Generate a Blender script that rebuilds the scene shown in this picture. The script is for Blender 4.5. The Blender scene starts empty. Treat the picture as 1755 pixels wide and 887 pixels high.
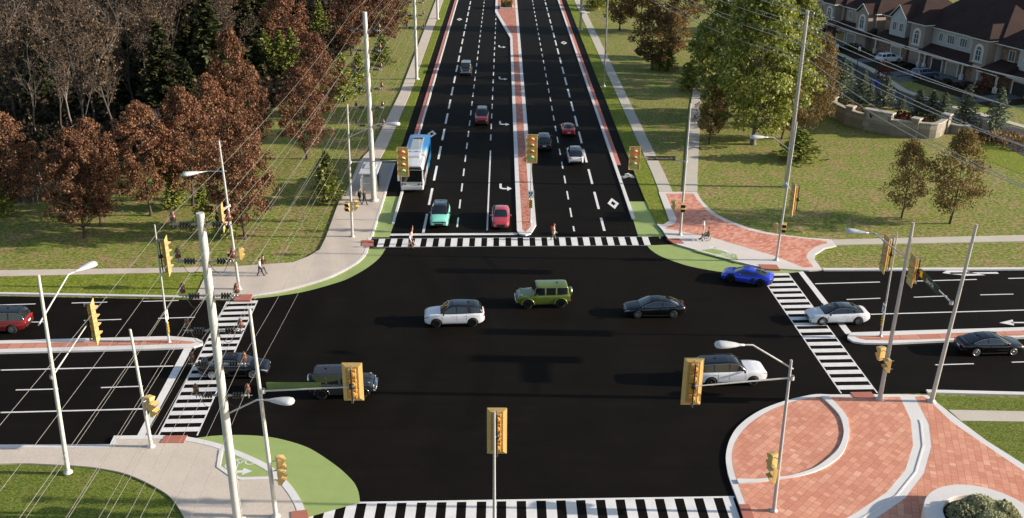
import bpy, bmesh, math, random
from mathutils import Vector, Matrix
R_ = math.radians
rnd = random.Random(7)
scene = bpy.context.scene
COL = scene.collection
PI = math.pi

# ------------------------------------------------------------------ camera (surveyed from the road lines and poles)
FPX, PITCH, YAW, ROLL, CAMH = 1689.0, .4015, -.0112, .0085, 36.4
def _axes():
    cp, sp = math.cos(PITCH), math.sin(PITCH)
    f = Vector((0, cp, -sp)); u = Vector((0, sp, cp)); r = Vector((1, 0, 0))
    c, s = math.cos(ROLL), math.sin(ROLL)
    r, u = r * c + u * s, u * c - r * s
    z = Matrix.Rotation(YAW, 3, 'Z')
    return z @ r, z @ u, z @ f
AX = _axes()
CAM = Vector((0, 0, CAMH))
def ray(x, y):
    return AX[2] * FPX + AX[0] * (x - 877.5) - AX[1] * (y - 443.5)
def G(x, y, z=0.0):
    """survey: picture position -> point on the ground plane (or plane at height z)"""
    d = ray(x, y); t = (z - CAMH) / d.z
    return CAM + d * t
def atY(x, y, Y):
    """survey: point on the vertical plane at distance Y"""
    d = ray(x, y); return CAM + d * (Y / d.y)

# ------------------------------------------------------------------ object helpers
def tag(o, label=None, cat=None, group=None, kind=None):
    if label: o['label'] = label
    if cat: o['category'] = cat
    if group: o['group'] = group
    if kind: o['kind'] = kind
    return o
def thing(name, loc, label, cat, group=None, rz=0.0, kind=None):
    o = bpy.data.objects.new(name, None); COL.objects.link(o)
    o.empty_display_size = .3
    o.location = loc; o.rotation_euler = (0, 0, rz)
    return tag(o, label, cat, group, kind)
def kids(o): return list(o.children)
def copy_tree(o, parent=None):
    c = o.copy(); COL.objects.link(c)
    if parent is not None: c.parent = parent
    for ch in kids(o): copy_tree(ch, c)
    return c

class MB:
    """collects faces with material slots and becomes ONE mesh object"""
    def __init__(s): s.v = []; s.f = []; s.m = []; s.sm = []
    def add(s, vs, fs, mi=0, smooth=False):
        b = len(s.v); s.v += [tuple(v) for v in vs]
        for f in fs:
            s.f.append([b + i for i in f]); s.m.append(mi); s.sm.append(smooth)
    def box(s, c, d, mi=0, rot=None, taper=1.0, smooth=False):
        c = Vector(c); hx, hy, hz = d[0] / 2, d[1] / 2, d[2] / 2
        vs = [Vector((x * (taper if z > 0 else 1), y * (taper if z > 0 else 1), z)) for x, y, z in
              ((-hx, -hy, -hz), (hx, -hy, -hz), (hx, hy, -hz), (-hx, hy, -hz), (-hx, -hy, hz), (hx, -hy, hz), (hx, hy, hz), (-hx, hy, hz))]
        if rot is not None: vs = [rot @ v for v in vs]
        s.add([v + c for v in vs], [(3, 2, 1, 0), (4, 5, 6, 7), (0, 1, 5, 4), (1, 2, 6, 5), (2, 3, 7, 6), (3, 0, 4, 7)], mi, smooth)
    def bbox(s, c, d, r=.03, mi=0, rot=None):
        """box with chamfered vertical and horizontal edges"""
        bm = bmesh.new(); bmesh.ops.create_cube(bm, size=1)
        for v in bm.verts: v.co = Vector((v.co.x * d[0], v.co.y * d[1], v.co.z * d[2]))
        bmesh.ops.bevel(bm, geom=list(bm.edges), offset=min(r, min(d) * .45), segments=2, profile=.6, affect='EDGES')
        vs = [v.co.copy() for v in bm.verts]; bm.verts.index_update()
        fs = [[v.index for v in f.verts] for f in bm.faces]; bm.free()
        if rot is not None: vs = [rot @ v for v in vs]
        c = Vector(c); s.add([v + c for v in vs], fs, mi, False)
    def tube(s, pts, r, n=8, mi=0, cap=True, smooth=True):
        pts = [Vector(p) for p in pts]; m = len(pts)
        rs = r if isinstance(r, (list, tuple)) else [r] * m
        vs = []; up = None
        for i, p in enumerate(pts):
            t = (pts[min(i + 1, m - 1)] - pts[max(i - 1, 0)])
            t = t.normalized() if t.length > 1e-9 else Vector((0, 0, 1))
            if up is None:
                a = Vector((0, 0, 1)) if abs(t.z) < .9 else Vector((0, 1, 0))
                up = (a - t * a.dot(t)).normalized()
            else:
                up = up - t * up.dot(t)
                up = up.normalized() if up.length > 1e-6 else t.orthogonal().normalized()
            w = t.cross(up)
            for k in range(n):
                a = 2 * PI * k / n
                vs.append(p + (up * math.cos(a) + w * math.sin(a)) * rs[i])
        fs = []
        for i in range(m - 1):
            for k in range(n):
                k2 = (k + 1) % n
                fs.append((i * n + k, i * n + k2, (i + 1) * n + k2, (i + 1) * n + k))
        s.add(vs, fs, mi, smooth)
        if cap:
            s.add(vs[:n], [tuple(reversed(range(n)))], mi); s.add(vs[-n:], [tuple(range(n))], mi)
    def lathe(s, prof, c=(0, 0, 0), n=16, mi=0, rot=None, smooth=True):
        """profile of (radius, height) turned about z"""
        vs = []
        for r, z in prof:
            for k in range(n):
                a = 2 * PI * k / n; v = Vector((r * math.cos(a), r * math.sin(a), z))
                vs.append((rot @ v if rot is not None else v) + Vector(c))
        fs = []
        for i in range(len(prof) - 1):
            for k in range(n):
                k2 = (k + 1) % n; fs.append((i * n + k, i * n + k2, (i + 1) * n + k2, (i + 1) * n + k))
        s.add(vs, fs, mi, smooth)
    def prism(s, poly, z0, z1, mi=0, mside=None, bottom=False):
        """polygon (x, y) raised from z0 to z1"""
        p = [(q[0], q[1]) for q in poly]
        if area(p) < 0: p = p[::-1]
        n = len(p)
        b = len(s.v)
        s.v += [(x, y, z1) for x, y in p] + [(x, y, z0) for x, y in p]
        s.f.append([b + i for i in range(n)]); s.m.append(mi); s.sm.append(False)
        if z1 - z0 > 1e-6:
            for i in range(n):
                j = (i + 1) % n
                s.f.append([b + n + i, b + n + j, b + j, b + i]); s.m.append(mi if mside is None else mside); s.sm.append(False)
        if bottom:
            s.f.append([b + n + i for i in reversed(range(n))]); s.m.append(mi); s.sm.append(False)
    def extrude(s, poly3, d, mi=0):
        """planar 3-D polygon pushed along vector d (both ends closed)"""
        n = len(poly3); d = Vector(d); a = [Vector(p) for p in poly3]
        s.add(a + [p + d for p in a], [tuple(reversed(range(n))), tuple(range(n, 2 * n))] + [(i, (i + 1) % n, n + (i + 1) % n, n + i) for i in range(n)], mi)
    def ribbon(s, pts, w, z0, z1, mi=0, side=0, close=False):
        """kerb-like band along a path; side 0 centred, +1 to the left, -1 to the right"""
        pts = [Vector((p[0], p[1], 0)) for p in pts]; n = len(pts); L = []; Rr = []
        for i, p in enumerate(pts):
            if close: a, b = pts[(i - 1) % n], pts[(i + 1) % n]
            else: a, b = pts[max(i - 1, 0)], pts[min(i + 1, n - 1)]
            t = (b - a).normalized(); nrm = Vector((-t.y, t.x, 0))
            o0, o1 = (w / 2, -w / 2) if side == 0 else ((w, 0) if side > 0 else (0, -w))
            L.append(p + nrm * o0); Rr.append(p + nrm * o1)
        vs = []
        for a, b in zip(L, Rr):
            vs += [(a.x, a.y, z0), (a.x, a.y, z1), (b.x, b.y, z1), (b.x, b.y, z0)]
        fs = []
        for i in range(n if close else n - 1):
            o, q = i * 4, ((i + 1) % n) * 4
            for k in range(3): fs.append((o + k, q + k, q + k + 1, o + k + 1))
        if not close: fs += [(0, 1, 2, 3), (n * 4 - 1, n * 4 - 2, n * 4 - 3, n * 4 - 4)]
        s.add(vs, fs, mi)
    def build(s, name, mats, parent=None, loc=None, fixn=False):
        me = bpy.data.meshes.new(name)
        me.from_pydata(s.v, [], s.f)
        for m in (mats if isinstance(mats, (list, tuple)) else [mats]): me.materials.append(m)
        me.polygons.foreach_set('material_index', s.m)
        me.polygons.foreach_set('use_smooth', s.sm)
        me.update()
        if fixn:
            bm = bmesh.new(); bm.from_mesh(me)
            bmesh.ops.remove_doubles(bm, verts=bm.verts, dist=1e-5)
            bmesh.ops.recalc_face_normals(bm, faces=bm.faces)
            bm.to_mesh(me); bm.free()
        o = bpy.data.objects.new(name, me); COL.objects.link(o)
        if parent is not None: o.parent = parent
        if loc is not None: o.location = loc
        return o
def area(p):
    return sum(p[i][0] * p[(i + 1) % len(p)][1] - p[(i + 1) % len(p)][0] * p[i][1] for i in range(len(p))) / 2
def smooth_path(pts, k=6, closed=False):
    """Catmull-Rom through the points"""
    n = len(pts); out = []
    P = [Vector((p[0], p[1])) for p in pts]
    for i in range(n if closed else n - 1):
        p0 = P[(i - 1) % n] if closed or i > 0 else P[0] * 2 - P[1]
        p1 = P[i]; p2 = P[(i + 1) % n]
        p3 = P[(i + 2) % n] if closed or i + 2 < n else P[-1] * 2 - P[-2]
        for j in range(k):
            t = j / k
            out.append(.5 * ((2 * p1) + (p2 - p0) * t + (2 * p0 - 5 * p1 + 4 * p2 - p3) * t * t + (3 * p1 - p0 - 3 * p2 + p3) * t ** 3))
    if not closed: out.append(P[-1])
    return [(p.x, p.y) for p in out]
def gp(pts, z=0.0): return [tuple(G(x, y, z)[:2]) for x, y in pts]

# ------------------------------------------------------------------ materials
MATS = {}
class NT:
    def __init__(s, name):
        m = bpy.data.materials.new(name); m.use_nodes = True; s.m = m; s.t = m.node_tree
        s.b = s.t.nodes['Principled BSDF']; MATS[name] = m
    def n(s, typ, **kw):
        nd = s.t.nodes.new(typ)
        for k, v in kw.items():
            if k in nd.inputs.keys() if hasattr(nd.inputs, 'keys') else False: nd.inputs[k].default_value = v
            else: setattr(nd, k, v)
        return nd
    def l(s, a, b): s.t.links.new(a, b)
    def noise(s, vec, scale, detail=4, rough=.6):
        n = s.t.nodes.new('ShaderNodeTexNoise'); n.inputs['Scale'].default_value = scale
        n.inputs['Detail'].default_value = detail; n.inputs['Roughness'].default_value = rough
        if vec is not None: s.l(vec, n.inputs['Vector'])
        return n.outputs['Fac']
    def ramp(s, fac, stops):
        r = s.t.nodes.new('ShaderNodeValToRGB'); e = r.color_ramp.elements
        while len(e) > 1: e.remove(e[0])
        e[0].position, e[0].color = stops[0][0], (*stops[0][1], 1)
        for p, c in stops[1:]:
            q = e.new(p); q.color = (*c, 1)
        s.l(fac, r.inputs['Fac']); return r.outputs['Color']
    def mix(s, fac, a, b, mode='MIX'):
        x = s.t.nodes.new('ShaderNodeMix'); x.data_type = 'RGBA'; x.blend_type = mode
        for v, i in ((fac, 0), (a, 6), (b, 7)):
            if hasattr(v, 'is_output'): s.l(v, x.inputs[i])
            elif isinstance(v, (tuple, list)): x.inputs[i].default_value = (*v, 1)
            else: x.inputs[i].default_value = v
        return x.outputs[2]
    def pos(s, rot=0.0, scale=(1, 1, 1)):
        g = s.t.nodes.new('ShaderNodeNewGeometry')
        mp = s.t.nodes.new('ShaderNodeMapping'); mp.inputs['Rotation'].default_value = (0, 0, rot); mp.inputs['Scale'].default_value = scale
        s.l(g.outputs['Position'], mp.inputs['Vector']); return mp.outputs['Vector']
    def obj(s):
        return s.t.nodes.new('ShaderNodeTexCoord').outputs['Object']
    def bump(s, h, strength=.3, dist=.02):
        b = s.t.nodes.new('ShaderNodeBump'); b.inputs['Strength'].default_value = strength; b.inputs['Distance'].default_value = dist
        s.l(h, b.inputs['Height']); s.l(b.outputs['Normal'], s.b.inputs['Normal'])
    def set(s, color=None, rough=None, metal=None, spec=None, coat=None):
        for k, v in (('Base Color', color), ('Roughness', rough), ('Metallic', metal), ('Specular IOR Level', spec), ('Coat Weight', coat)):
            if v is None: continue
            if hasattr(v, 'is_output'): s.l(v, s.b.inputs[k])
            else: s.b.inputs[k].default_value = (*v, 1) if isinstance(v, (tuple, list)) else v
        return s
def plain(name, c, rough=.6, metal=0.0, spec=.5, coat=0.0, vary=.12, scale=3.0):
    k = NT(name)
    if vary:
        f = k.noise(k.obj(), scale, 5)
        col = k.ramp(f, [(.3, tuple(x * (1 - vary) for x in c)), (.7, tuple(min(1, x * (1 + vary)) for x in c))])
        k.set(col, rough, metal, spec, coat)
    else: k.set(c, rough, metal, spec, coat)
    return k.m
def leaves(name, stops, rough=.6, trans=.25):
    """foliage: each leaf its own shade"""
    k = NT(name); g = k.t.nodes.new('ShaderNodeNewGeometry')
    oi = k.t.nodes.new('ShaderNodeObjectInfo')
    col = k.ramp(g.outputs['Random Per Island'], stops)
    ad = k.t.nodes.new('ShaderNodeHueSaturation'); k.l(col, ad.inputs['Color'])
    mr = k.t.nodes.new('ShaderNodeMapRange'); mr.inputs['To Min'].default_value = .78; mr.inputs['To Max'].default_value = 1.2
    k.l(oi.outputs['Random'], mr.inputs['Value']); k.l(mr.outputs['Result'], ad.inputs['Value'])
    k.set(ad.outputs['Color'], rough, 0, .25)
    tr = k.t.nodes.new('ShaderNodeBsdfTranslucent'); k.l(ad.outputs['Color'], tr.inputs['Color'])
    mx = k.t.nodes.new('ShaderNodeMixShader'); mx.inputs['Fac'].default_value = trans
    out = [n for n in k.t.nodes if n.type == 'OUTPUT_MATERIAL'][0]
    k.l(k.b.outputs['BSDF'], mx.inputs[1]); k.l(tr.outputs['BSDF'], mx.inputs[2]); k.l(mx.outputs['Shader'], out.inputs['Surface'])
    return k.m

# --- ground materials
k = NT('dry_lawn')
p = k.pos()
big = k.noise(p, .30, 5, .65); mid = k.noise(k.pos(scale=(.8, 1.15, 1)), 1.25, 5, .7); fine = k.noise(k.pos(scale=(.8, 1.0, 1)), 3.4, 7, .80); fin2 = k.noise(p, 17, 4, .8)
fz = k.t.nodes.new('ShaderNodeMath'); fz.operation = 'MULTIPLY_ADD'; k.l(fin2, fz.inputs[0]); fz.inputs[1].default_value = .40
fy = k.t.nodes.new('ShaderNodeMath'); fy.operation = 'MULTIPLY'; k.l(fine, fy.inputs[0]); fy.inputs[1].default_value = .62; k.l(fy.outputs[0], fz.inputs[2])
fine = fz.outputs[0]
green = k.ramp(fine, [(.42, (.030, .046, .007)), (.505, (.150, .190, .034)), (.58, (.330, .355, .090))])
straw = k.ramp(fine, [(.42, (.070, .048, .020)), (.505, (.27, .19, .088)), (.58, (.47, .35, .18))])
f1 = k.t.nodes.new('ShaderNodeMath'); f1.operation = 'MULTIPLY_ADD'; k.l(mid, f1.inputs[0]); f1.inputs[1].default_value = .66
f1b = k.t.nodes.new('ShaderNodeMath'); f1b.operation = 'MULTIPLY'; k.l(big, f1b.inputs[0]); f1b.inputs[1].default_value = .42
k.l(f1b.outputs[0], f1.inputs[2])
fm = k.ramp(f1.outputs[0], [(.515, (0, 0, 0)), (.62, (1, 1, 1))])
k.set(k.mix(fm, green, straw), .9, 0, .1); k.bump(fine, .7, .10)
k = NT('fresh_grass')
p = k.pos(); fine = k.noise(p, 5, 7, .82); mid = k.noise(p, .7, 4, .6)
g1 = k.ramp(fine, [(.36, (.036, .058, .006)), (.5, (.150, .195, .020)), (.62, (.300, .340, .052))])
g2 = k.ramp(fine, [(.36, (.046, .060, .010)), (.5, (.190, .212, .030)), (.62, (.350, .345, .080))])
k.set(k.mix(k.ramp(mid, [(.4, (0, 0, 0)), (.65, (1, 1, 1))]), g1, g2), .9, 0, .1); k.bump(fine, .7, .07)
k = NT('near_lawn')
p = k.pos(); fine = k.noise(p, 8.5, 7, .85); mid = k.noise(p, .8, 5, .65)
g1 = k.ramp(fine, [(.40, (.028, .048, .006)), (.5, (.105, .145, .020)), (.60, (.215, .255, .050))])
g2 = k.ramp(fine, [(.40, (.040, .050, .009)), (.5, (.130, .152, .027)), (.60, (.250, .260, .070))])
k.set(k.mix(k.ramp(mid, [(.42, (0, 0, 0)), (.62, (1, 1, 1))]), g1, g2), .9, 0, .1); k.bump(fine, .6, .05)
k = NT('forest_floor')
p = k.pos(); a = k.noise(p, 2.2, 6, .7)
k.set(k.ramp(a, [(.3, (.010, .008, .005)), (.55, (.045, .033, .017)), (.75, (.115, .082, .043))]), .95, 0, .1); k.bump(a, .8, .15)
k = NT('asphalt')
p = k.pos(); a = k.noise(p, 26, 4, .7); b = k.noise(p, .22, 5, .6); c = k.noise(k.pos(scale=(.25, 2.2, 1)), .5, 4, .6)
base = k.ramp(a, [(.25, (.0046, .0037, .0029)), (.5, (.0078, .0063, .0049)), (.8, (.0135, .0110, .0087))])
wear = k.ramp(b, [(.35, (.86, .86, .86)), (.7, (1.22, 1.2, 1.17))])
wear2 = k.ramp(c, [(.35, (.9, .9, .9)), (.7, (1.12, 1.12, 1.1))])
k.set(k.mix(1.0, k.mix(1.0, base, wear, 'MULTIPLY'), wear2, 'MULTIPLY'), .7, 0, .045); k.bump(a, .25, .01)
k = NT('street_asphalt')
p = k.pos(); a = k.noise(p, 8, 4, .7); b = k.noise(p, .3, 5, .6)
k.set(k.mix(1.0, k.ramp(a, [(.3, (.045, .046, .05)), (.7, (.075, .075, .08))]), k.ramp(b, [(.35, (.8, .8, .8)), (.7, (1.1, 1.1, 1.1))]), 'MULTIPLY'), .9, 0, .2)
def paint(name, c, worn=.10):
    k = NT(name); p = k.pos(); a = k.noise(p, 14, 5, .75); b = k.noise(p, 1.1, 4, .6)
    d = tuple(x * (1 - worn) for x in c)
    k.set(k.mix(k.ramp(b, [(.35, (0, 0, 0)), (.7, (1, 1, 1))]), c, k.ramp(a, [(.3, tuple(x * (1 - 2 * worn) for x in c)), (.6, d)])), .7, 0, .2)
    return k.m
paint('white_paint', (.74, .72, .69)); paint('green_paint', (.315, .395, .135), .07); paint('red_strip', (.56, .20, .155), .10)
paint('grey_paint', (.25, .25, .25))
def concrete(name, c, spk=.16, sc=11):
    k = NT(name); p = k.pos(); a = k.noise(p, sc, 6, .8); b = k.noise(p, .5, 5, .6)
    lo = tuple(x * (1 - spk) for x in c); hi = tuple(min(1, x * (1 + spk)) for x in c)
    k.set(k.mix(1.0, k.ramp(a, [(.33, lo), (.67, hi)]), k.ramp(b, [(.3, (.93, .92, .91)), (.7, (1.03, 1.03, 1.03))]), 'MULTIPLY'), .85, 0, .2); k.bump(a, .25, .01)
    return k.m
concrete('concrete', (.575, .495, .415)); concrete('pad_concrete', (.66, .60, .55), .08); concrete('kerb_concrete', (.68, .655, .63), .07)
concrete('path_concrete', (.53, .48, .40), .14); concrete('planter_concrete', (.66, .63, .60), .09)
concrete('tactile_red', (.42, .155, .115), .08)
def pavers(name, rot, row, bw, cols, mortar=(.30, .12, .085), msize=.010, bumpd=.01):
    k = NT(name); p = k.pos(rot)
    b = k.t.nodes.new('ShaderNodeTexBrick'); b.offset = .5; b.offset_frequency = 2; b.squash = .62; b.squash_frequency = 3
    k.l(p, b.inputs['Vector']); b.inputs['Scale'].default_value = 1.0
    b.inputs['Color1'].default_value = (0, 0, 0, 1); b.inputs['Color2'].default_value = (1, 1, 1, 1); b.inputs['Mortar'].default_value = (.5, .5, .5, 1)
    b.inputs['Mortar Size'].default_value = msize; b.inputs['Mortar Smooth'].default_value = .1
    b.inputs['Brick Width'].default_value = bw; b.inputs['Row Height'].default_value = row
    col = k.ramp(b.outputs['Color'], cols)
    n = k.noise(p, 12, 5, .7); n2 = k.noise(p, .4, 4, .6)
    col = k.mix(1.0, col, k.ramp(n, [(.3, (.90, .88, .87)), (.7, (1.07, 1.07, 1.07))]), 'MULTIPLY')
    col = k.mix(1.0, col, k.ramp(n2, [(.3, (.94, .93, .92)), (.7, (1.04, 1.04, 1.04))]), 'MULTIPLY')
    k.set(k.mix(b.outputs['Fac'], col, mortar), .85, 0, .2)
    h = k.t.nodes.new('ShaderNodeMath'); h.operation = 'SUBTRACT'; h.inputs[0].default_value = 1; k.l(b.outputs['Fac'], h.inputs[1])
    k.bump(h.outputs[0], .35, bumpd)
    return k.m
PC = [(0, (.57, .235, .155)), (.3, (.63, .285, .19)), (.55, (.70, .345, .23)), (.8, (.58, .245, .16)), (1, (.74, .40, .28))]
pavers('brick_plaza', R_(-47), .42, .62, PC)
pavers('brick_plaza_turned', R_(-72), .42, .62, PC)
pavers('brick_corner', R_(-38), .26, .60, [(0, (.52, .19, .13)), (.4, (.62, .26, .18)), (.75, (.68, .33, .235)), (1, (.72, .39, .28))], msize=.006)
pavers('brick_median', R_(45), .20, .42, [(0, (.36, .125, .085)), (.5, (.50, .20, .14)), (1, (.60, .29, .21))], msize=.006)
pavers('brick_island', R_(1.8), 1.1, 1.6, [(0, (.50, .205, .14)), (.5, (.56, .25, .17)), (1, (.60, .29, .20))], msize=.03)
# --- hardware
plain('pole_grey', (.43, .42, .395), .5, .1, vary=.06); plain('pole_light', (.50, .485, .45), .55, .0, vary=.06)
plain('steel', (.45, .46, .48), .35, .9, vary=.08); plain('dark_metal', (.02, .02, .02), .5, .3)
plain('lamp_shell', (.52, .52, .52), .4, .0, vary=.04)
plain('signal_yellow', (.60, .40, .14), .5, vary=.06); plain('signal_yellow_deep', (.50, .25, .045), .5, vary=.06)
plain('visor_inside', (.012, .009, .005), .8); plain('signal_visor', (.58, .42, .20), .55, vary=.05)
plain('porcelain', (.115, .042, .028), .3, 0, .5, .5); plain('rubber_shed', (.020, .017, .019), .35, 0, .5, .4)
plain('wire_pale', (.42, .40, .37), .6, .1, vary=0); plain('wire', (.26, .245, .22), .6, .3, vary=0); plain('sign_green', (.006, .034, .010), .55, vary=.05)
plain('sign_back', (.115, .175, .045), .6, vary=.05)
plain('sign_white', (.8, .79, .77), .5, vary=.03); plain('sign_black', (.012, .012, .012), .5, vary=0); plain('sign_yellow', (.72, .47, .03), .5, vary=.04)
plain('sign_pink', (.75, .52, .45), .55, vary=0)
plain('lens_amber', (.55, .25, .03), .25, coat=.5, vary=.05)
def lit(name, c, e):
    k = NT(name); k.set(c, .25, 0, .5, .6); k.b.inputs['Emission Color'].default_value = (*c, 1); k.b.inputs['Emission Strength'].default_value = e; return k.m
lit('lens_red', (.80, .055, .02), .25); lit('lens_green', (.02, .34, .10), .25)
# ================================================================== GROUND
M = MATS
mb = MB(); mb.add([(-900, -200, 0), (900, -200, 0), (900, 1500, 0), (-900, 1500, 0)], [(0, 1, 2, 3)])
mb.build('ground', M['dry_lawn']); tag(bpy.data.objects['ground'], 'dry patchy lawn', None, None, 'structure'); del bpy.data.objects['ground']['label']
def struct(mb, name, mats, z=None):
    o = mb.build(name, mats); o['kind'] = 'structure'; return o
# --- asphalt: one sheet
Z_R = .004
wn = gp([(397, 514.5), (0, 507)]); ws = gp([(0, 769), (189, 768)]); en = gp([(1369, 464), (1755, 462)]); es = gp([(1399, 676), (1590, 674), (1755, 678)])
def ext(a, b, x):  # point on the line a-b at X = x
    t = (x - a[0]) / (b[0] - a[0]); return (x, a[1] + t * (b[1] - a[1]))
ML = 600.0
out = [(-13.0, ML), (-13.0, 91.2), gp([(420, 512)])[0], wn[0], ext(wn[0], wn[1], -220), ext(ws[1], ws[0], -220), gp([(189, 767)])[0], gp([(197, 753)])[0], gp([(262, 751)])[0], gp([(319, 752)])[0],
       gp([(524, 887)])[0], (-11.6, -60), (14.6, -60), gp([(1276, 887)])[0], es[0], es[1], ext(es[1], es[2], 240), ext(en[0], en[1], 240), gp([(1409, 462)])[0], gp([(1137, 402)])[0], (15.72, 91), (15.72, ML)]
mb = MB(); mb.prism(out, Z_R, Z_R); struct(mb, 'road', M['asphalt'])
DIRX = Vector((1, .031)).normalized()      # the cross street runs a little askew

# --- painted markings
ZP = .008
def strip(mb, x0, x1, y0, y1, z=ZP): mb.prism([(x0, y0), (x1, y0), (x1, y1), (x0, y1)], z, z)
mb = MB()
for i in range(-1, 60):
    y = 99.58 + i * 8.34
    strip(mb, 10.27, 10.53, y if i >= 0 else 93.14, y + 5.6 if i >= 0 else 96.9)
    y = 100.62 + i * 8.33
    strip(mb, -8.05, -7.79, y if i >= 0 else 92.34, y + 5.55)
for i in range(0, 95):
    y = 97.07 + i * 5.545; strip(mb, 7.24, 7.40, y, y + 2.8)
    y = 94.01 + i * 5.555; strip(mb, -4.66, -4.50, y, y + 2.82)
    y = 125.69 + i * 5.545
    if y < 240: strip(mb, -1.62, -1.46, y, y + 2.85)
strip(mb, 7.24, 7.40, 92.99, 94.4)
strip(mb, -1.58, -1.42, 93.2, 121.0)
struct(mb, 'lane_marking', M['white_paint'])
def quad_px(mb, q, z=ZP): mb.prism(gp(q), z, z)
def line_px(mb, a, b, w, z=ZP):
    A, B = Vector(G(*a)[:2]), Vector(G(*b)[:2]); t = (B - A).normalized(); n = Vector((-t.y, t.x)) * w / 2
    mb.prism([A - n, B - n, B + n, A + n], z, z)
mb = MB()      # cross street lane lines
for a, b in [((-40, 523.5), (61, 520.5)), ((123, 519), (184, 517.5)), ((245, 516.2), (306, 514.6)), ((-20, 553.5), (75, 551.2)), ((144, 549), (208, 547)), ((271, 545.3), (334, 543.4)),
             ((27, 668), (100, 666.3)), ((173, 664), (245, 661.6)), ((1603, 625), (1669, 623)), ((1734, 620.5), (1800, 618.5)),
             ((1451, 513), (1509, 510.8)), ((1566, 509), (1623, 507)), ((1680, 505), (1737, 503.7))]: line_px(mb, a, b, .14)
for a, b in [((0, 634), (297, 627)), ((0, 706.7), (252, 700.3)), ((-60, 635.5), (2, 634)), ((-60, 708), (2, 706.6)), ((1397, 486), (1508, 483)), ((1562, 481.6), (1674, 478.6)), ((1728, 476.9), (1830, 474.5)), ((1487, 538.5), (1830, 529))]: line_px(mb, a, b, .16)
struct(mb, 'lane_marking', M['white_paint'])
mb = MB()      # stop lines
mb.prism(gp([(668, 403.6), (887, 402.0), (887, 398.6), (669, 400.2)]), ZP, ZP)
mb.prism(gp([(315.7, 596.5), (329.4, 596.5), (247.5, 748.5), (233.8, 748.5)]), ZP, ZP)
mb.prism(gp([(1366.6, 463.7), (1375.7, 463.7), (1460.5, 571), (1450, 573)]), ZP, ZP)
struct(mb, 'stop_line', M['white_paint'])
# crosswalks
def crosswalk_ns(yl, yr, x0, x1, first, per, bw, mb, edge=.16):
    """bars parallel to the main road; (yl..) give bottom/top lines as functions of x"""
    x = first
    while x < x1 - .2:
        a, b = max(x, x0), min(x + bw, x1)
        mb.prism([(a, yl(a)), (b, yl(b)), (b, yr(b)), (a, yr(a))], ZP, ZP); x += per
def lin(a, b): return lambda x: a[1] + (x - a[0]) / (b[0] - a[0]) * (b[1] - a[1])
mb = MB(); lo, hi = lin((-12.75, 88.55), (14.26, 89.35)), lin((-12.94, 90.65), (16.29, 91.6))
crosswalk_ns(lo, hi, -13, 14.9, -12.15, 1.188, .62, mb)
struct(mb, 'crosswalk', M['white_paint'])
mb = MB()
for f in (lo, hi):
    o = .07 if f is hi else -.07
    mb.prism([(-12.9, f(-12.9) + o - .05), (15.0, f(15.0) + o - .05), (15.0, f(15.0) + o + .05), (-12.9, f(-12.9) + o + .05)], ZP, ZP)
struct(mb, 'crosswalk_edge', M['grey_paint'])
mb = MB(); hi = lin((-11.75, 48.28), (14.22, 49.0)); lo = lambda x: hi(x) - 3.0
crosswalk_ns(lo, hi, -11.75, 14.3, -11.55, 1.187, .62, mb)
mb.prism([(-11.7, hi(-11.7) + .003), (14.1, hi(14.1) + .003), (14.1, hi(14.1) + .17), (-11.7, hi(-11.7) + .17)], ZP, ZP)
mb.prism([(-11.7, lo(-11.7) - .17), (14.1, lo(14.1) - .17), (14.1, lo(14.1) - .003), (-11.7, lo(-11.7) - .003)], ZP, ZP)
struct(mb, 'crosswalk', M['white_paint'])
def crosswalk_ew(tl, tr, bl, br, n, duty, name):
    TL, TR, BL, BR = [Vector(G(*q)[:2]) for q in (tl, tr, bl, br)]
    mb = MB()
    for i in range(n):
        a, b = i / n, (i + duty) / n
        mb.prism([TL.lerp(BL, a), TR.lerp(BR, a), TR.lerp(BR, b), TL.lerp(BL, b)], ZP, ZP)
    for A, B in ((TL, BL), (TR, BR)):
        t = (B - A).normalized(); nn = Vector((-t.y, t.x)) * (.1 if A is TR else -.1); o = nn * .03
        mb.prism([A + o, B + o, B + nn, A + nn], ZP, ZP)
    struct(mb, name, M['white_paint'])
crosswalk_ew((390, 516.2), (440.5, 514.6), (272.5, 747.2), (336.5, 746.0), 20, .52, 'crosswalk')
crosswalk_ew((1302, 468.3), (1349, 467.2), (1443.3, 674), (1502.5, 673.2), 19, .52, 'crosswalk')
# diamonds, turn arrows
def local_marks(mb, c, polys, sc=1.0, rot=0.0, z=ZP):
    ca, sa = math.cos(rot), math.sin(rot)
    for pl in polys: mb.prism([(c[0] + (x * ca - y * sa) * sc, c[1] + (x * sa + y * ca) * sc) for x, y in pl], z, z)
def ring4(a, b, h, g):  # hollow diamond as 4 quads
    o = [(0, -h), (a, 0), (0, h), (-a, 0)]; i = [(0, -g), (b, 0), (0, g), (-b, 0)]
    return [[o[k], o[(k + 1) % 4], i[(k + 1) % 4], i[k]] for k in range(4)]
mb = MB()
for px, py in [(740, 229), (1051, 348.3), (787.5, 32.8), (966.5, 73)]:
    c = G(px, py); local_marks(mb, c, ring4(.62, .27, 1.75, .75))
struct(mb, 'lane_diamond', M['white_paint'])
ARW = [[(-1.35, -.15), (-.85, -.15), (-.85, 2.0), (-1.35, 2.0)], [(-1.35, -.15), (-1.2, -.85), (-.85, -.15)], [(-.85, -.15), (-1.2, -.85), (-.55, -1.15), (-.35, -.5)], [(-.55, -1.15), (.35, -1.15), (.35, -.5), (-.35, -.5)], [(.35, -2.0), (1.45, -.82), (.35, .45)]]
mb = MB()
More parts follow.
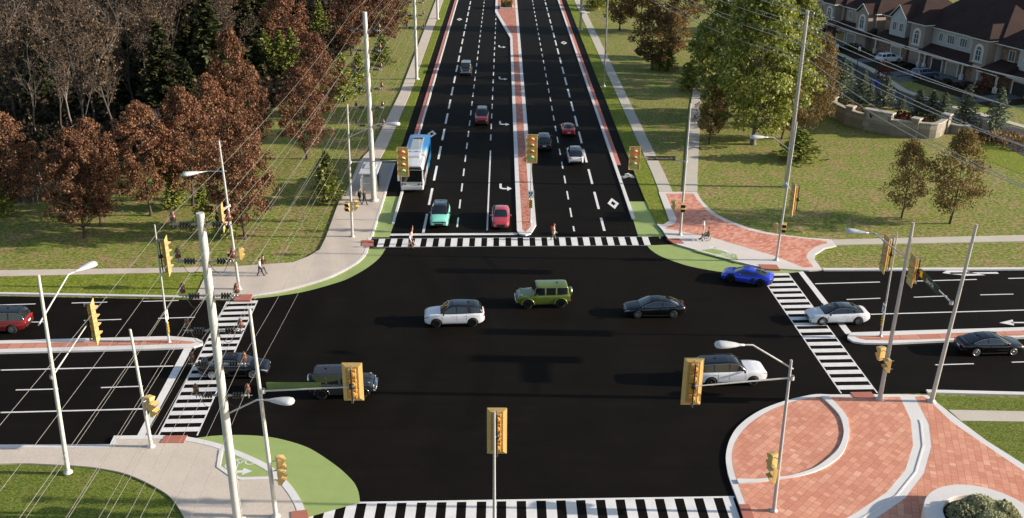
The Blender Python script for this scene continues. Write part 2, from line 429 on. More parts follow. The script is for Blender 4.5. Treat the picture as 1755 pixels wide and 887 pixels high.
for px, py in [(866.5, 320.5), (864, 211), (862, 134), (860.5, 79.5)]:
    local_marks(mb, G(px, py), [[(x * .52, y * .62) for x, y in q] for q in ARW], 1.0)
c = G(1664, 468.5); local_marks(mb, c, [[(-1.9, -.1), (2.6, 0), (2.6, .35), (-1.9, .25)], [(-2.6, 0.1), (-1.2, 1.35), (.8, 1.2), (-.2, .5), (1.2, -.35), (-.6, -.5)]])
c = G(1758, 553); local_marks(mb, c, [[(-1.2, -.06), (3.2, 0), (3.2, .2), (-1.2, .14)], [(-2.2, 0), (-.8, .6), (-1.2, -.5)]])
struct(mb, 'turn_arrow', M['white_paint'])
# green cycle lanes on the road
NWK = [(431, 510.3), (473, 503.7), (517, 493), (562.6, 478.4), (600, 460.4), (624, 442), (632.8, 425), (636.4, 409)]     # kerb line of the north-west corner
SWK = [(319, 750.6), (350, 756.5), (389, 767.5), (460, 799), (496, 831), (517, 862), (526, 887)]
NEK = [(1125.6, 385.6), (1134.9, 395.9), (1143, 408), (1155.4, 418.5), (1188, 428.7), (1212.8, 436), (1243.6, 444), (1267, 451), (1300, 458.6), (1336, 462)]
nwk, swk, nek = [smooth_path(gp(q)) for q in (NWK, SWK, NEK)]
def pxsm(q, k=6): return smooth_path(gp(q), k)
ZG = .012
mb = MB()
mb.prism(nwk[:-6] + pxsm([(661.5, 425), (650, 442), (629, 459), (599, 476), (575, 485), (524.5, 499), (474, 507.4), (436, 511.6)]), ZG, ZG)
mb.prism(gp([(659, 336.5), (686, 336.5), (674.5, 385), (667.4, 406.4), (637, 406.4)]), ZG, ZG)
mb.prism(swk + gp([(617, 861)]) + pxsm([(617, 859), (614, 842), (606, 826), (589, 808.5), (575, 797), (558, 785), (541, 774), (524.5, 765.5), (500, 757.2), (474, 750.8), (450, 747.4), (423, 745.6), (390, 745.4), (359, 747.4), (331, 751.4)]), ZG, ZG)
mb.prism(nek[18:] + gp([(1387, 463.2)]) + pxsm([(1356, 467.6), (1321.5, 468), (1280, 468.4), (1237.4, 466), (1188, 457.4), (1159.5, 449.2), (1132.8, 439), (1116.4, 428.7), (1109, 420.6)]) , ZG, ZG)
mb.prism([(13.95, 102.0), (15.72, 102.0)] + gp([(1112, 357), (1124, 380), (1126.5, 387), (1138.5, 404.6), (1094, 405), (1084.5, 374)]), ZG, ZG)
struct(mb, 'cycle_lane', M['green_paint'])
def bike_polys():
    """bicycle stencil about 1.8 m long: two wheels, frame, bar"""
    P = []
    def ringp(cx, cy, r, w):
        n = 14
        for i in range(n):
            a, b = 2 * PI * i / n, 2 * PI * (i + 1) / n
            P.append([(cx + r * math.cos(a), cy + r * math.sin(a)), (cx + r * math.cos(b), cy + r * math.sin(b)), (cx + (r - w) * math.cos(b), cy + (r - w) * math.sin(b)), (cx + (r - w) * math.cos(a), cy + (r - w) * math.sin(a))])
    def seg(a, b, w=.085):
        A, B = Vector(a), Vector(b); t = (B - A).normalized(); n = Vector((-t.y, t.x)) * w / 2; P.append([A - n, B - n, B + n, A + n])
    ringp(-.62, 0, .38, .085); ringp(.62, 0, .38, .085)
    seg((-.62, 0), (-.22, .52)); seg((-.22, .5), (.42, .55)); seg((-.22, .5), (-.02, .02)); seg((-.02, .02), (.45, .55)); seg((.62, 0), (.42, .72)); seg((.42, .7), (.62, .74)); seg((-.38, .62), (-.1, .62)); seg((-.62, 0), (-.02, 0))
    return P
mb = MB(); local_marks(mb, G(1077, 303), bike_polys(), 1.0, R_(4)); local_marks(mb, Vector(G(1077, 298.5)), [[(-.5, 0), (.05, .55), (.2, .1), (.55, -.35), (.2, -.35), (0, 0)]], 1.0)
struct(mb, 'cycle_symbol', M['white_paint'])

# --- separators between the cycle lane and the traffic (white kerb + red concrete)
mb = MB()
mb.prism([(-11.33, 94.7), (-11.08, 94.7), (-11.08, ML), (-11.33, ML)], 0, .14, 0)
mb.prism([(13.58, 96.4), (13.94, 96.4), (13.94, ML), (13.58, ML)], 0, .14, 0)
struct(mb, 'separator_kerb', [M['kerb_concrete']])
mb = MB()
mb.prism([(-11.85, 125), (-11.335, 125), (-11.335, ML), (-11.85, ML)], 0, .10)
mb.prism([(13.945, 115.1), (14.48, 115.1), (14.48, ML), (13.945, ML)], 0, .10)
struct(mb, 'separator_strip', M['red_strip'])

# --- raised slabs
ZS = .13
def slab(name, poly, mat, z=ZS, z0=-.02): 
    mb = MB(); mb.prism(poly, z0, z); return struct(mb, name, M[mat])
# north-west corner with the path up the road and out west
nw_lawn_edge = [(614.7, 276.8), (605.6, 298.6), (602, 310), (580, 347), (558, 407), (548, 427), (528, 439), (501, 449), (460, 452), (400, 456), (280, 458.4), (0, 462.5)]
left_path_in = [(-18.3, ML), tuple(G(639, 251)[:2])]
wl = lambda q: gp(q)
polyNW = [(-18.55, ML), tuple(G(686, 158.6)[:2]), tuple(G(639, 251, ZS)[:2])] + gp(nw_lawn_edge, ZS) + [ext(*gp([(280, 458.4), (0, 462.5)], ZS), -220)] + \
    [ext(*gp([(280, 466.5), (0, 472.8)], ZS), -220)] + gp([(0, 472.8), (280, 466.5), (354.8, 465.2), (338, 502), (330, 511)], ZS) + gp([(397, 512.5)]) + nwk + \
    gp([(637, 406)]) + [(-13.02, 115.3)] + gp([(647.5, 278), (663.3, 250.3)], ZS) + [tuple(G(704, 158.6)[:2]), (-15.9, ML)]
slab('sidewalk', polyNW, 'concrete')
# left boulevard grass (between path and road), with the verge along the west arm
slab('grass_verge', [(-15.85, ML)] + gp([(704.6, 158.6), (664.3, 250.3), (649, 277.4), (678, 277.4)], .1) + [(-13.04, 116), (-13.04, ML)], 'fresh_grass', .08)
slab('grass_verge', [ext(*gp([(280, 467), (0, 473.4)], .1), -220)] + gp([(0, 473.4), (280, 467), (354, 465.8), (337, 502.5), (330, 510.5), (0, 503.2)], .1) + [ext(*gp([(330, 510.5), (0, 503.2)], .1), -220)], 'fresh_grass', .08)
mb = MB()
a, b = gp([(397, 513.2)])[0], gp([(0, 505.5)])[0]
mb.ribbon([a, gp([(317, 511.5)])[0], b, ext(a, b, -220)], .32, 0, .15, side=-1)
mb.ribbon(nwk, .30, 0, .145, side=+1)
mb.ribbon([tuple(G(639.0, 406)[:2]), (-13.0, 115.2)], .22, 0, .145, side=+1)
struct(mb, 'kerb', M['kerb_concrete'])
# south-west corner
sw_lawn = [(0, 795), (40.6, 794), (101.5, 796.7), (152, 800), (203, 808.5), (236.7, 820), (270.5, 837), (294, 854), (314.5, 884.6), (320, 905)]
swl = smooth_path(gp(sw_lawn, .1), 4)
polySW = gp([(0, 764.5), (189, 764), (196, 749), (250, 748.6), (272, 748)]) + swk + [(-11.62, -60), (-16.6, -60), (-17.3, 40)] + swl[::-1] + [ext(swl[2], swl[0], -220), ext(*gp([(189, 764), (0, 764.5)]), -220)]
slab('sidewalk', polySW, 'concrete')
slab('lawn', [ext(swl[2], swl[0], -220)] + swl + [(-17.3, 40), (-16.6, -60), (-220, -60)], 'near_lawn', .04)
mb = MB()
a, b = gp([(189, 764.3), (0, 764.8)])
mb.ribbon([ext(a, b, -220), b, a], .34, 0, .15, side=-1)
mb.ribbon(gp([(189, 764.0), (196, 749.4), (250, 749), (272, 748.4), (319, 751)]), .42, 0, .15, side=-1)
mb.ribbon(swk, .46, 0, .15, side=-1)
mb.ribbon([swk[-1], (-11.62, -60)], .46, 0, .15, side=-1)
box = gp([(379, 770), (374.5, 799), (398, 815.5), (413, 820), (475, 818.6)], .15)
mb.ribbon(box, .24, .1, .165)
struct(mb, 'kerb', M['kerb_concrete'])
mb = MB(); mb.prism(gp([(385, 771.5), (379.5, 797.5), (401, 812.5), (414, 816.5), (472, 815.0), (462, 806), (440, 793.5), (415, 782.5)], .14), .136, .136)
struct(mb, 'cycle_box', M['green_paint'])
mb = MB(); local_marks(mb, G(413, 797), [[(x, y * .9) for x, y in pl] for pl in bike_polys()], 1.0, R_(20), .141)
local_marks(mb, G(412, 811), [[(-.5, -.12), (.15, -.12), (.15, .12), (-.5, .12)], [(.15, -.38), (.75, 0), (.15, .38)], [(-.5, -.12), (-.26, -.12), (-.26, .75), (-.5, .75)]], 1.0, R_(4), .141)
struct(mb, 'cycle_symbol', M['white_paint'])
# north-east corner
NEO = [(1128.7, 328.2), (1194.4, 328.2), (1202.6, 342.6), (1221, 361), (1241.5, 373.3), (1274.4, 386.7), (1305, 395), (1336, 401), (1387, 407), (1426, 409.6), (1433.3, 420.5), (1413.8, 424.6), (1397.4, 434.9), (1395.4, 443), (1409.7, 461.8), (1387, 463.0)]
polyNE = gp(NEO[:2], ZS) + smooth_path(gp(NEO[1:10], ZS), 4)[1:] + gp(NEO[10:], ZS) + nek[::-1] + gp([(1137, 384), (1147, 377.4)], ZS)
slab('corner_pad', polyNE, 'pad_concrete')
NEB = [(1141, 331.3), (1188.2, 331.3), (1198.5, 345.6), (1215, 363), (1235.4, 375.8), (1274.4, 390.8), (1305, 399), (1342, 404), (1387, 409.2), (1415.9, 412.3), (1418, 416), (1397.4, 422.6), (1385, 431.8), (1382, 441), (1394.4, 457.4), (1377, 457.8), (1327.7, 438), (1223, 407.2), (1167.7, 395.9), (1139, 390.8), (1144, 387.7), (1157.4, 382.6), (1160, 375.4)]
mb = MB(); mb.prism(gp(NEB[:2], ZS) + smooth_path(gp(NEB[1:10], ZS), 4)[1:] + gp(NEB[10:], ZS), ZS + .004, ZS + .004); struct(mb, 'brick_paving', M['brick_corner'])
mb = MB(); mb.ribbon(nek, .22, 0, .15, side=+1)
a, b = gp([(1409, 461.4), (1755, 460.2)]); mb.ribbon([a, b, ext(a, b, 240)], .42, 0, .15, side=-1)
struct(mb, 'kerb', M['kerb_concrete'])
mb = MB(); mb.prism(gp([(1190, 429), (1224, 425.6), (1262, 436), (1266.5, 450.2), (1243, 443), (1212.8, 435)], .14), ZS + .004, ZS + .004); struct(mb, 'cycle_box', M['green_paint'])
mb = MB(); local_marks(mb, G(1242.5, 440), bike_polys(), .92, R_(-3), ZS + .008)
local_marks(mb, G(1234, 431.5), [[(.9, -1.0), (1.2, -.8), (.35, .75), (.1, .5)], [(.35, .75), (.1, .5), (-.5, .75), (-.5, 1.05)], [(-1.15, .95), (-.35, .35), (-.4, 1.5)]], .85, 0, ZS + .008)
struct(mb, 'cycle_symbol', M['white_paint'])
slab('grass_verge', [(15.76, ML), (15.76, 103)] + gp([(1113, 357.5), (1125, 380), (1127.5, 385), (1137, 383.4), (1146, 377), (1129, 329)], .1) + [tuple(G(1117, 298.6)[:2]), tuple(G(1045.8, 140)[:2]), (17.3, ML)], 'fresh_grass', .08)
slab('sidewalk', [(17.35, ML), tuple(G(1046.8, 140)[:2]), tuple(G(1118, 298.6)[:2])] + gp([(1130, 327.6), (1152.6, 327.6)], ZS) + [tuple(G(1139, 298.6)[:2]), tuple(G(1062.3, 140)[:2]), (18.9, ML)], 'path_concrete', .11)
slab('sidewalk', gp([(1172, 327.6), (1195.3, 327.6), (1195.3, 298.6), (1199, 229), (1200, 190), (1203, 150), (1188, 150), (1181, 200), (1178.5, 229)], .1), 'path_concrete', .10)
a, b, c, d = gp([(1427, 410), (1755, 402.2), (1755, 412.6), (1433, 419)], .1)
slab('sidewalk', [a, b, ext(a, b, 240), ext(d, c, 240), c, d], 'path_concrete', .10)
# south-east plaza
SEO = [(1423, 675.5), (1399, 675), (1375.4, 679), (1351.7, 684.6), (1326, 692.8), (1302.5, 702.9), (1280.6, 716.5), (1262.4, 733), (1251.4, 751), (1246, 767.6), (1244, 784), (1246, 802), (1250.5, 820), (1267, 864), (1274, 886)]
SEI = [(1423, 679.6), (1406, 679.4), (1381, 682.8), (1351.7, 690), (1326, 700), (1302.5, 712.9), (1284, 726.5), (1269.6, 742), (1258.7, 760), (1254.4, 780), (1256, 798.6), (1261.4, 818.6), (1266, 832), (1279, 866), (1288, 890)]
seo, sei = smooth_path(gp(SEO, ZS), 4), smooth_path(gp(SEI, ZS), 4)
BR = [(1504, 675.3), (1544.4, 675.2), (1590, 676.7), (1644.7, 720), (1653.8, 727), (1690, 754), (1755, 795.4), (1840, 845)]
BRI = [(1500, 679.5), (1546, 679), (1581, 678), (1590, 683), (1628, 720), (1637.4, 727), (1681, 757), (1755, 807), (1840, 860)]
polySE = seo[::-1] + gp(BR, ZS) + [tuple(G(1840, 845)[:2]), (34, 20), (34, -60), (14.6, -60)]
polySE = gp(BR, ZS) + [(40, 20), (40, -60), (14.62, -60)] + seo[::-1]
slab('plaza', polySE, 'kerb_concrete')
bri = gp(BRI, ZS)
WL = [(1542.6, 680), (1561, 720), (1561.7, 727), (1564.8, 762.6), (1551.7, 805.4), (1519, 843.7), (1466, 879), (1440, 893)]
WR = [(1568, 679.5), (1588, 718.6), (1592, 727), (1596.4, 765), (1583.6, 811), (1551.7, 852.8), (1526, 871), (1495, 892)]
wlp, wrp = gp(WL, ZS), gp(WR, ZS)
RO = [(1420, 679.6), (1447.4, 709), (1454.7, 730), (1454.7, 749), (1445.6, 775), (1429, 792), (1402.8, 806.8), (1368, 817), (1333.5, 821.8), (1300, 827), (1266, 829.4)]
RI = [(1406.5, 679.6), (1435.6, 709), (1444.7, 731), (1444.7, 750), (1435.6, 771), (1417, 788.6), (1393.6, 804), (1359, 815), (1337, 818.6), (1300, 822), (1262, 822)]
ro, ri = smooth_path(gp(RO, ZS), 4), smooth_path(gp(RI, ZS), 4)
Z1 = ZS + .004
mb = MB(); n = len(sei)
i0 = min(range(n), key=lambda i: (Vector(sei[i]) - Vector(ri[0])).length); i1 = min(range(n), key=lambda i: (Vector(sei[i]) - Vector(ri[-1])).length)
mb.prism(sei[i0 + 1:i1] + ri[::-1], Z1, Z1)
i2 = min(range(n), key=lambda i: (Vector(sei[i]) - Vector(ro[-1])).length)
mb.prism(ro + sei[i2 + 1:] + [(15.0, 30), (18, 30)] + wlp[::-1] + gp([(1500, 679.6)], ZS), Z1, Z1)
struct(mb, 'brick_paving', M['brick_plaza'])
mb = MB(); mb.prism(wrp + [(19.5, 30), (40, 30)] + bri[::-1][:-2], Z1, Z1); struct(mb, 'brick_paving', M['brick_plaza_turned'])
mb = MB()
for i in range(len(ro) - 1): mb.prism([ro[i], ro[i + 1], ri[i + 1], ri[i]], ZS, ZS + .10)
struct(mb, 'seat_kerb', M['kerb_concrete'])
mb = MB()
mid = [((a[0] * .45 + b[0] * .55), (a[1] * .45 + b[1] * .55)) for a, b in zip(wlp, wrp)][1:]
mb.ribbon(mid, .10, ZS, ZS + .035); struct(mb, 'path_rib', M['kerb_concrete'])
lw = gp([(1590, 677.6), (1644.7, 720.6), (1690, 755), (1755, 796.5), (1840, 846)], .08)
pth = gp([(1625.6, 702), (1755, 704.5), (1755, 722), (1647, 720.6)], .1)
slab('lawn', [lw[0]] + gp([(1755, 681)], .08) + [ext(lw[0], gp([(1755, 681)], .08)[0], 240), (240, -60), (40.3, -60), (40.3, 20)] + lw[::-1][:-1], 'near_lawn', .08)
e1, e2 = ext(pth[0], pth[1], 240), ext(pth[3], pth[2], 240)
slab('sidewalk', [pth[0], pth[1], e1, e2, pth[2], pth[3]], 'path_concrete', .11)
mb = MB(); a, b = gp([(1590, 675), (1755, 679)]); mb.ribbon([a, b, ext(a, b, 240)], .4, 0, .15, side=+1)
struct(mb, 'kerb', M['kerb_concrete'])
# red tactile ramps
for q in ([(621, 411), (640, 411), (639.5, 421), (620, 420.5)], [(406, 504), (433, 504), (429, 514), (400, 514)], [(1143, 408.2), (1163.6, 408.2), (1172.8, 416.4), (1155.4, 416.8)], [(1300.6, 452.3), (1330.8, 453), (1337, 461.5), (1305, 459.5)],
          [(1457, 671.6), (1493, 671), (1501, 680.7), (1465, 680.7)], [(283, 746), (321.5, 745.5), (315, 758), (275, 758)], [(499, 876), (526, 873), (530, 892), (500, 895)], [(1267, 863.6), (1284, 863.6), (1294, 890), (1275, 890)]):
    mb = MB(); mb.prism(gp(q, .17), .02, .172); struct(mb, 'tactile_ramp', M['tactile_red'])
# --- medians
def island(outer, inner, brick, zt=.15):
    mb = MB(); mb.prism(outer, 0, zt); struct(mb, 'traffic_island', M['kerb_concrete'])
    mb = MB(); mb.prism(inner, zt + .004, zt + .004); struct(mb, 'brick_paving', M[brick])
o = [(3.47, ML), (3.47, 120)] + gp([(911, 290), (919, 385), (910, 400), (901, 402.8), (890, 400.6), (886, 395)], .1) + [(1.5, 112), (1.48, 198.5), (-1.78, 230.5), (-1.85, ML)]
i = [(2.95, ML), (2.95, 140), (2.95, 112)] + gp([(910, 387), (901, 397.2), (895.3, 393)], .15) + [(1.98, 112), (1.95, 200.5), (-1.25, 232), (-1.3, ML)]
island(o, i, 'brick_median')
o = gp([(1452.3, 575.5), (1460.5, 570), (1755, 561)], .1); e = ext(o[1], o[2], 240); o2 = gp([(1755, 578.5), (1617, 584.6), (1522.5, 589), (1480.6, 588.3), (1462, 585.5), (1453, 580)], .1); e2 = ext(o2[1], o2[0], 240)
i = gp([(1466, 576.4), (1755, 566)], .15); f = ext(i[0], i[1], 240); i2 = gp([(1755, 574.2), (1617, 580), (1522.5, 583), (1484, 582), (1470, 579)], .15); f2 = ext(i2[1], i2[0], 240)
island(o + [e, e2] + o2, i + [f, f2] + i2, 'brick_island')
o = gp([(0, 584), (153, 580), (292, 576.4), (336.7, 580), (347.6, 585), (347.6, 590), (333, 594.7), (293, 597), (220, 599.3), (0, 604.5)], .1)
i = gp([(0, 588.6), (157, 584.6), (289, 581.4), (329.4, 584.7), (336.7, 586.2), (329, 588.4), (220, 591.6), (0, 597.7)], .15)
island([ext(o[1], o[0], -220)] + o + [ext(o[-2], o[-1], -220)], [ext(i[1], i[0], -220)] + i + [ext(i[-2], i[-1], -220)], 'brick_island')
# ================================================================== POLES, SIGNALS, WIRES
def atX(x, y, X):
    d = ray(x, y); return CAM + d * (X / d.x)
def text_mesh(txt, size, mat, name, parent, loc, rot, bold=0.0, align='CENTER', ext=.004):
    cu = bpy.data.curves.new(name, 'FONT'); cu.body = txt; cu.size = size; cu.align_x = align; cu.align_y = 'CENTER'; cu.extrude = ext; cu.offset = bold; cu.resolution_u = 3
    t = bpy.data.objects.new(name + '_tmp', cu); COL.objects.link(t)
    bpy.context.view_layer.update()
    dg = bpy.context.evaluated_depsgraph_get()
    me = bpy.data.meshes.new_from_object(t.evaluated_get(dg)); bpy.data.objects.remove(t); me.name = name
    me.materials.clear(); me.materials.append(mat)
    o = bpy.data.objects.new(name, me); COL.objects.link(o); o.parent = parent; o.location = loc; o.rotation_euler = rot
    return o
SIGP = {}
def make_signal(n):
    """signal head facing -y, centred at the origin: tray-like backboard, n lamp housings, lenses, visors, pipe bracket behind"""
    pitch = .62; h = n * pitch + .46; w = 1.06
    mb = MB()
    # inner board
    mb.box((0, 0, 0), (w - .34, .03, h - .34), 0)
    # flared rim, four mitred boards
    a, b = w / 2 - .19, h / 2 - .19; A, B = w / 2, h / 2; d0, d1 = .012, -.075
    for s in (0, 1):
        y0, y1 = d0 + s * .026, d1 + s * .026
        inn = [(-a, y0, -b), (a, y0, -b), (a, y0, b), (-a, y0, b)]; outr = [(-A, y1, -B), (A, y1, -B), (A, y1, B), (-A, y1, B)]
        mb.add(inn + outr, [(i, (i + 1) % 4, 4 + (i + 1) % 4, 4 + i) for i in range(4)], 0)
    rim = [(-A, d1, -B), (A, d1, -B), (A, d1, B), (-A, d1, B)]
    for i in range(4): mb.tube([rim[i], rim[(i + 1) % 4]], .028, 6, 0)
    for k in range(n):
        z = (n - 1) / 2 * pitch - k * pitch
        mb.bbox((0, .13, z), (.46, .22, pitch - .05), .05, 1)
        mb.lathe([(.0, .285), (.10, .28), (.17, .25), (.19, .20)], (0, 0, z), 14, 1, Matrix.Rotation(-PI / 2, 3, 'X'))
        mb.box((-.25, .14, z + .12), (.05, .10, .07), 2); mb.box((-.25, .14, z - .12), (.05, .10, .07), 2)
    root = mb.build('traffic_signal', [M['signal_yellow'], M['signal_yellow_deep'], M['steel']], fixn=False)
    for k in range(n):
        z = (n - 1) / 2 * pitch - k * pitch
        l = MB(); l.lathe([(.0, -.085), (.11, -.078), (.19, -.055), (.225, -.02)], (0, 0, 0), 18, 0, Matrix.Rotation(PI / 2, 3, 'X') @ Matrix.Scale(-1, 3, Vector((0, 0, 1))))
        col = 'lens_red' if k == 0 else ('lens_green' if k == n - 1 else 'lens_amber')
        lo = l.build('lens', M[col], root, (0, 0, z)); lo['label'] = {'lens_red': 'red lens', 'lens_green': 'green lens', 'lens_amber': 'amber lens'}[col]
        v = MB(); vs = []; fs = []; N = 14
        for r in (.268, .252):
            for i in range(N + 1):
                t = -.22 + i / N * (PI + .44)
                L = .08 + .34 * max(0.0, math.sin(t)) ** .8 if math.sin(t) > 0 else .08
                vs += [(r * math.cos(t), -.018, r * math.sin(t)), (r * math.cos(t), -.018 - L, r * math.sin(t) - L * .16)]
        m = 2 * (N + 1)
        for i in range(N):
            fs += [(2 * i, 2 * i + 2, 2 * i + 3, 2 * i + 1)]
        v.add(vs[:m], fs, 0, True)
        v.add(vs[m:], [tuple(reversed(f)) for f in fs], 1, True)
        rims = [(2 * i + 1, 2 * i + 3, m + 2 * i + 3, m + 2 * i + 1) for i in range(N)]; v.add(vs, rims, 0)
        v.build('visor', [M['signal_visor'], M['visor_inside']], root, (0, 0, z))
    b = MB()
    b.tube([(0, .42, -h / 2 + .10), (0, .42, h / 2 - .12)], .045, 8, 0)
    for s in (-1, 1): b.tube([(0, .42, s * (h / 2 - .14)), (0, .05, s * (h / 2 - .14))], .045, 8, 1); b.bbox((0, .40, s * (h / 2 - .20)), (.10, .09, .24), .02, 1)
    b.lathe([(.05, -.16), (.15, -.12), (.15, .12), (.05, .16)], (0, .43, -.02), 12, 0)
    b.lathe([(0, 0), (.11, 0), (.11, .14), (0, .14)], (0, .43, -.02), 10, 0, Matrix.Rotation(-PI / 2, 3, 'X'))
    b.build('bracket', [M['dark_metal'], M['steel']], root)
    return root
def signal(parent, n, loc, face):
    """face: direction (dx, dy) the lenses look"""
    if n not in SIGP:
        SIGP[n] = make_signal(n); o = SIGP[n]; o.parent = parent
    else: o = copy_tree(SIGP[n], parent)
    o.location = loc; o.rotation_euler = (0, 0, math.atan2(face[1], face[0]) + PI / 2)
    return o
PEDP = []
def make_ped():
    """walk signal facing -y: two cells with deep visors"""
    mb = MB(); mb.bbox((0, 0, 0), (.50, .24, .98), .03, 0)
    for s in (-1, 1):
        z = s * .235
        mb.box((0, -.122, z), (.40, .01, .40), 1)
        V = [(-.23, -.12, z + .21), (.23, -.12, z + .21), (.23, -.36, z + .15), (-.23, -.36, z + .15)]
        mb.extrude(V, (0, 0, .02), 0)
        for q in (-1, 1):
            P = [(q * .23, -.12, z - .19), (q * .23, -.12, z + .21), (q * .23, -.36, z + .15)]
            mb.extrude(P, (q * .02, 0, 0), 0)
    mb.tube([(0, .10, .32), (0, .40, .32)], .03, 6, 2); mb.tube([(0, .10, -.32), (0, .40, -.32)], .03, 6, 2)
    o = mb.build('walk_signal', [M['signal_yellow'], M['visor_inside'], M['steel']]); return o
def ped(parent, loc, face):
    if not PEDP:
        o = make_ped(); PEDP.append(o); o.parent = parent
    else: o = copy_tree(PEDP[0], parent)
    o.location = loc; o.rotation_euler = (0, 0, math.atan2(face[1], face[0]) + PI / 2)
def lamp_head(parent, loc, d):
    """cobra-head luminaire pointing along horizontal direction d, its neck at loc"""
    mb = MB(); prof = [(0, .07, .06), (.22, .08, .07), (.50, .20, .13), (.95, .32, .19), (1.30, .36, .21), (1.52, .30, .18), (1.62, .16, .10)]
    vs = []; n = 14
    for x, hw, hh in prof:
        for k in range(n):
            a = 2 * PI * k / n; y = hw * math.cos(a); z = hh * math.sin(a) * (1.0 if math.sin(a) > 0 else .75)
            vs.append((x, y, z))
    fs = [(i * n + k, i * n + (k + 1) % n, (i + 1) * n + (k + 1) % n, (i + 1) * n + k) for i in range(len(prof) - 1) for k in range(n)]
    fs += [tuple(reversed(range(n))), tuple(range((len(prof) - 1) * n, len(prof) * n))]
    mb.add(vs, fs, 0, True)
    o = mb.build('lamp_head', M['lamp_shell'], parent, loc); o.rotation_euler = (0, 0, math.atan2(d[1], d[0]))
    g = MB(); g.lathe([(0, -.05), (.10, -.04), (.19, 0)], (0, 0, 0), 14, 0); gl = g.build('lamp_glass', M['sign_white'], o, (1.05, 0, -.135))
    return o
def pole_mesh(parent, h, r0, r1, lean=0.0, mat='pole_grey', top=True):
    mb = MB(); k = 12
    mb.tube([(lean * t, 0, h * t) for t in [i / k for i in range(k + 1)]], [r0 + (r1 - r0) * i / k for i in range(k + 1)], 14, 0)
    mb.lathe([(r0 * 1.9, -.02), (r0 * 1.9, .05), (r0 * 1.25, .09), (r0 * 1.05, .22)], (0, 0, 0), 14, 0)
    return mb.build('pole', M[mat], parent)
def rel(p, base): return Vector(p) - Vector(base)
ST = {}
def street_pole(key, base, h, r, label, cat='traffic pole', name='traffic_pole', group=None, lean=0.0, mat='pole_grey', z0=.13):
    b = G(*base, z0) if len(base) == 2 else Vector(base)
    t = thing(name, b, label, cat, group); pole_mesh(t, h, r, r * .62, lean, mat); ST[key] = (t, b); return t, b
def arm(parent, base, a, b, r=.055, sag=0.0):
    a, b = rel(a, base), rel(b, base); mb = MB()
    pts = [a.lerp(b, i / 6) + Vector((0, 0, sag * math.sin(PI * i / 6))) for i in range(7)]
    mb.tube(pts, [r - (r * .35) * i / 6 for i in range(7)], 8, 0)
    c = (b - a).normalized(); mb.lathe([(r * 2.6, -.12), (r * 2.6, .12)], a, 10, 0)
    return mb.build('mast_arm', M['pole_light'], parent)
def lamp_on(t, b, attach, elbow, plane, d, r=.05):
    f = (lambda q: atY(q[0], q[1], b.y)) if plane == 'Y' else (lambda q: atX(q[0], q[1], b.x))
    A, E = f(attach), f(elbow)
    A = Vector((b.x, b.y, A.z))
    mb = MB(); a, e = rel(A, b), rel(E, b); d = Vector((d[0], d[1], 0)).normalized(); e2 = e + d * .45
    mb.tube([a, a.lerp(e, .5), e, e2], r, 8, 0); mb.build('lamp_arm', M['pole_light'], t)
    lamp_head(t, e2, d)
def keep_right(t, z, face, off=.0):
    """square keep-right sign and striped hazard board under it, looking along face"""
    rz = math.atan2(face[1], face[0]) + PI / 2
    mb = MB(); mb.bbox((0, 0, 0), (.62, .02, .80), .012, 0)
    s = mb.build('keep_right_sign', M['sign_white'], t, (face[0] * .10 + off, face[1] * .10, z)); s.rotation_euler = (0, 0, rz)
    g = MB()
    sh = [(-.20, .24), (-.20, .08), (-.12, -.02), (-.04, .08), (-.04, .24)]
    g.extrude([(x, -.013, y) for x, y in sh], (0, -.004, 0))
    path = [(-.13, -.32), (-.13, -.2), (.02, -.08), (.10, .02), (.10, .16)]
    for i in range(4):
        a, b = Vector((path[i][0], 0, path[i][1])), Vector((path[i + 1][0], 0, path[i + 1][1])); g.box((a + b) / 2 + Vector((0, -.015, 0)), ((b - a).length + .05, .006, .085), 0, Matrix.Rotation(-math.atan2(b.z - a.z, b.x - a.x), 3, 'Y'))
    g.extrude([(.0, -.013, .13), (.20, -.013, .13), (.10, -.013, .30)], (0, -.004, 0))
    g.build('arrow_symbol', M['sign_black'], s)
    mb = MB(); mb.bbox((0, 0, 0), (.34, .02, .92), .012, 0)
    s = mb.build('hazard_board', M['sign_yellow'], t, (face[0] * .10 + off, face[1] * .10, z - 1.05)); s.rotation_euler = (0, 0, rz)
    g = MB()
    for i in range(6):
        z0 = -.62 + i * .22; q = [(-.165, z0), (.165, z0 + .22), (.165, z0 + .33), (-.165, z0 + .11)]
        q = [(x, min(.45, max(-.45, y))) for x, y in q]
        if max(y for x, y in q) - min(y for x, y in q) > .05: g.extrude([(x, -.0115, y) for x, y in q], (0, -.004, 0))
    g.build('stripes', M['sign_black'], s)

PH = 13.4
def meet(px, b, axis):
    return atY(px[0], px[1], b.y) if axis == 'Y' else atX(px[0], px[1], b.x)
# --- north-west corner
t, b = street_pole('NW2', (604, 405), PH, .13, 'tall pale pole by the bus shelter whose signal arm reaches over the bus', lean=.25)
s = meet((690.5, 277), b, 'Y'); arm(t, b, (b.x + .2, b.y, s.z - .05), (s.x, s.y + .45, s.z)); signal(t, 4, rel(s, b), (0, -1))
lamp_on(t, b, (599, 236.6), (648, 212), 'Y', (1, 0)); ped(t, (-.30, 0, 3.15), (-.3, -1)); ped(t, (.42, .12, 3.25), (1, 0))
t, b = street_pole('NW1', (410, 495), PH, .13, 'pale lamp pole beside two walkers on the corner pavement, behind the big power pole', lean=-.33)
s = meet((380.5, 372), b, 'X'); arm(t, b, (b.x - .1, b.y, s.z + .1), (s.x - .45, s.y, s.z)); signal(t, 3, rel(s, b), (1, .17))
lamp_on(t, b, (381, 293), (356, 293), 'Y', (-1, -.55)); ped(t, (-.38, -.1, 3.15), (-.2, -1)); ped(t, (.40, .12, 3.3), (1, .35))
